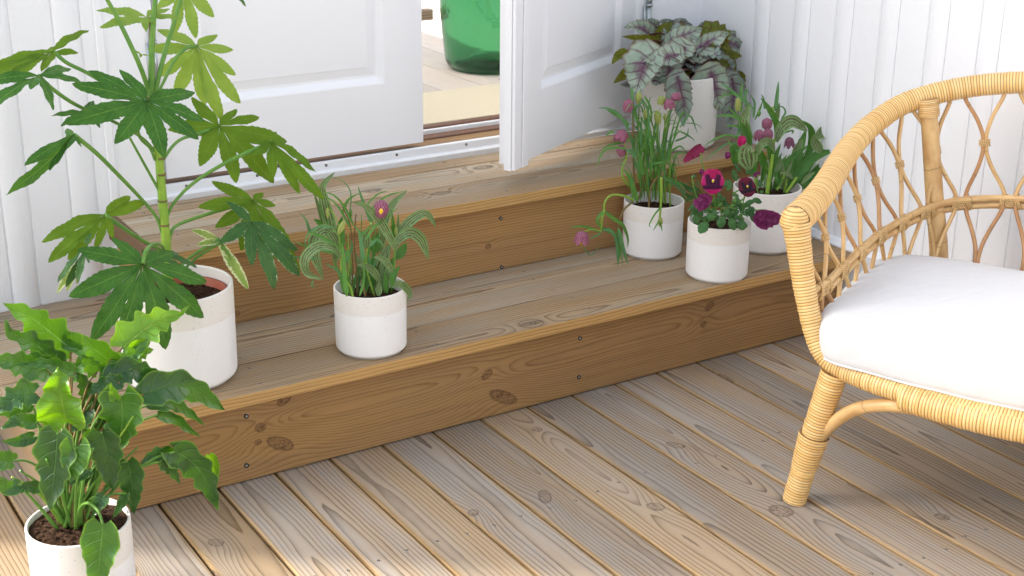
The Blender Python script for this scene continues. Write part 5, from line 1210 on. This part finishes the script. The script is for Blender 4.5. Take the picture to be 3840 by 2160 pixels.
def side_flower(P, w, mat, Yd, n=3, spread=.5):
    root = None
    for k in range(n):
        q = (k-(n-1)/2)*spread
        pts = [Z_(P[0][0], P[0][1], Yd), Z_((P[0][0]+P[1][0])/2 - q*w*.8, (P[0][1]+P[1][1])/2 + q*w*.4, Yd-.004), Z_(P[1][0]-q*w*1.2, P[1][1]+q*w*.6, Yd-.002*k)]
        bm = new_bm(); blade(bm, pts, w*.62*PK_, lambda t: math.sin(math.pi*(t*.9+.05)**.75)**.6, VIEW, cup=.3, wave=.12, cols=8, seed=rv.randint(1, 9999))
        if root is None: root = part('flower', bm, mat, pan)
        else: part('petal', bm, mat, root)
side_flower(((310, 625), (190, 745)), 66, M_PK2, -.0); side_flower(((270, 1085), (350, 1130)), 74, M_PP, -.06); side_flower(((310, 1090), (320, 1185)), 50, M_PP, -.06)
side_flower(((775, 1225), (960, 1310)), 84, M_PP, -.06, 4, .45); side_flower(((800, 880), (770, 870)), 46, M_PP, -.01, 2); side_flower(((660, 540), (655, 620)), 48, M_PM_, .05, 2); side_flower(((530, 680), (540, 735)), 32, M_PP, .05, 2); side_flower(((310, 830), (305, 870)), 26, M_PP, .0, 2)
def zs(P, r, m, Y, nm='stem'): return st(Z_, P, r*PK_, m, pan, Y, nm)
for P in ([(300, 690), (310, 780), (330, 840)], [(222, 890), (235, 970), (270, 1090), (330, 1200)], [(400, 1000), (420, 1100), (440, 1250)], [(580, 1050), (620, 1020), (700, 985)], [(690, 1050), (670, 1120), (660, 1250)], [(800, 880), (790, 960), (800, 1040)], [(740, 1200), (820, 1185), (880, 1190), (910, 1220)],
          [(500, 1200), (560, 1160), (600, 1100)], [(470, 1290), (480, 1180), (450, 1080)], [(560, 620), (540, 580), (520, 560)], [(640, 1250), (700, 1190), (780, 1180)], [(400, 1260), (360, 1180), (340, 1100)]): zs(P, 7, M_STEMG, -.02)
for (x, y, dx, dy, w, Yd) in [(290, 1270, -45, -5, 42, -.055), (345, 1300, -40, 60, 50, -.06), (460, 1270, 10, 50, 30, -.06), (560, 1270, 30, 60, 44, -.055), (665, 1290, 0, 50, 56, -.045), (740, 1230, 50, 40, 40, -.03), (500, 1250, -10, 60, 28, -.06), (600, 1230, 10, 30, 36, -.03),
    (370, 1140, -40, 10, 40, -.03), (420, 1150, 30, -50, 34, -.01), (590, 1100, 40, 0, 46, .0), (640, 1140, 30, 30, 40, -.01), (560, 1190, 50, 10, 40, -.02), (480, 1130, 20, -40, 28, .0), (320, 1210, -60, 10, 40, -.02), (690, 1130, 60, -20, 26, .0), (760, 1090, 50, 20, 28, .01), (620, 1050, -30, 0, 40, .02),
    (560, 930, -40, 30, 34, .04), (620, 920, -30, -60, 40, .06), (650, 830, -40, -40, 44, .08), (700, 830, 40, 20, 40, .09), (840, 960, -40, -10, 36, .05), (600, 1200, -10, -60, 30, .02), (480, 1050, -20, 10, 34, .02), (290, 970, -20, -30, 24, .0), (250, 880, -20, 10, 20, .0), (240, 990, 20, 20, 26, .0),
    (530, 1010, 30, -40, 26, .02), (700, 1180, 20, 30, 34, -.02), (430, 1200, -20, 20, 36, -.04), (520, 1180, 10, 40, 30, -.04), (380, 1220, 0, 40, 34, -.05), (820, 1020, 20, 10, 18, .02), (900, 1200, 20, 20, 14, -.05), (260, 1110, -50, 60, 16, -.03), (250, 1160, -30, 60, 14, -.03)]:
    pts = [Z_(x, y, Yd), Z_(x+dx*.7, y+dy*.7, Yd-.006), Z_(x+dx*1.5, y+dy*1.5, Yd-.008)]
    bm = new_bm(); blade(bm, pts, w*.92*PK_, lambda t: prof_oval(min(1, t))*(1+.07*math.sin(t*30)), VIEW + Vector((rv.uniform(-.3, .3), 0, rv.uniform(0, .6))), cup=-.12, wave=.1, cols=8, heart=.3, seed=rv.randint(1, 9999)); part('leaf', bm, M_VL, pan)
for k in range(42):
    x = rv.uniform(290, 740); y = rv.uniform(1110, 1260) if x > 400 else rv.uniform(1180, 1270); a = rv.uniform(0, 6.28); Yd = rv.uniform(-.03, .07); w = rv.uniform(20, 40)
    pts = [Z_(x, y, Yd), Z_(x+math.cos(a)*w*.8, y+math.sin(a)*w*.6, Yd-.004), Z_(x+math.cos(a)*w*1.7, y+math.sin(a)*w*1.3, Yd-.004)]
    bm = new_bm(); blade(bm, pts, w*.8*PK_, lambda t: prof_oval(min(1, t))*(1+.07*math.sin(t*30)), VIEW + Vector((rv.uniform(-.6, .6), 0, rv.uniform(0, .9))), cup=-.12, wave=.1, cols=6, heart=.3, seed=k+60); part('leaf', bm, M_VL, pan)
for k in range(34):
    x = rv.uniform(400, 640); y = rv.uniform(1080, 1240); a = rv.uniform(0, 6.28); L = rv.uniform(40, 80)
    gl(Z_, [(x, y, -.03), (x+math.cos(a)*L*.6, y+math.sin(a)*L*.5, -.035), (x+math.cos(a)*L, y+math.sin(a)*L, -.03)], 8*PK_, rv.choice([M_STEMG, M_VL]), pan, -.03)
for k in range(26):
    x = rv.uniform(130, 260); y = rv.uniform(960, 1080); a = rv.uniform(-2.6, 2.6); L = rv.uniform(35, 80)
    gl(Z_, [(x+60, y+40, .0), (x+math.cos(a)*L*.3, y+math.sin(a)*L*.3, .0), (x+math.cos(a)*L, y+math.sin(a)*L+20, -.01)], 6*PK_, M_VL, pan, .0)

# --- green glass demijohn in the room
s = NT('green_bottle_glass'); s.b.inputs['Transmission Weight'].default_value = 1.0; s.b.inputs['IOR'].default_value = 1.45; o = s.obj()
s.bump(s.noise(o, 14, 3, .5), .006, .35)
M_GLASS = s.fin(s.mix(s.noise(o, 5, 3), (.17, .44, .27), (.29, .60, .38)), .03, .5)
bm = bmesh.new(); R = .150
prof = [(0, .045), (.05, .040), (.085, .022), (.108, .006), (.118, .0)]
for k in range(1, 9): a = math.pi/2*k/8; prof.append((.118+(R-.118)*math.sin(a), .040*(1-math.cos(a))))
prof += [(R+.008, .12), (R+.014, .20), (R+.015, .26), (R+.010, .33), (R-.01, .40), (R-.05, .46), (.05, .50), (.032, .53), (.028, .60), (.034, .61)]
inn = [(r-.005 if r > .006 else 0, z+.006 if z < .1 else z) for r, z in prof[:-1]][::-1]
inn = [(r, min(z, .60)) for r, z in inn]
lathe(bm, prof + [(.028, .612)] + inn[0:], 96)
bmesh.ops.recalc_face_normals(bm, faces=bm.faces)
dj = obj('glass_demijohn', bm, M_GLASS, None, True); dj.location = (1.640, 1.43, .4603); tag(dj, 'large bulbous green glass bottle standing on the indoor floor', 'bottle')
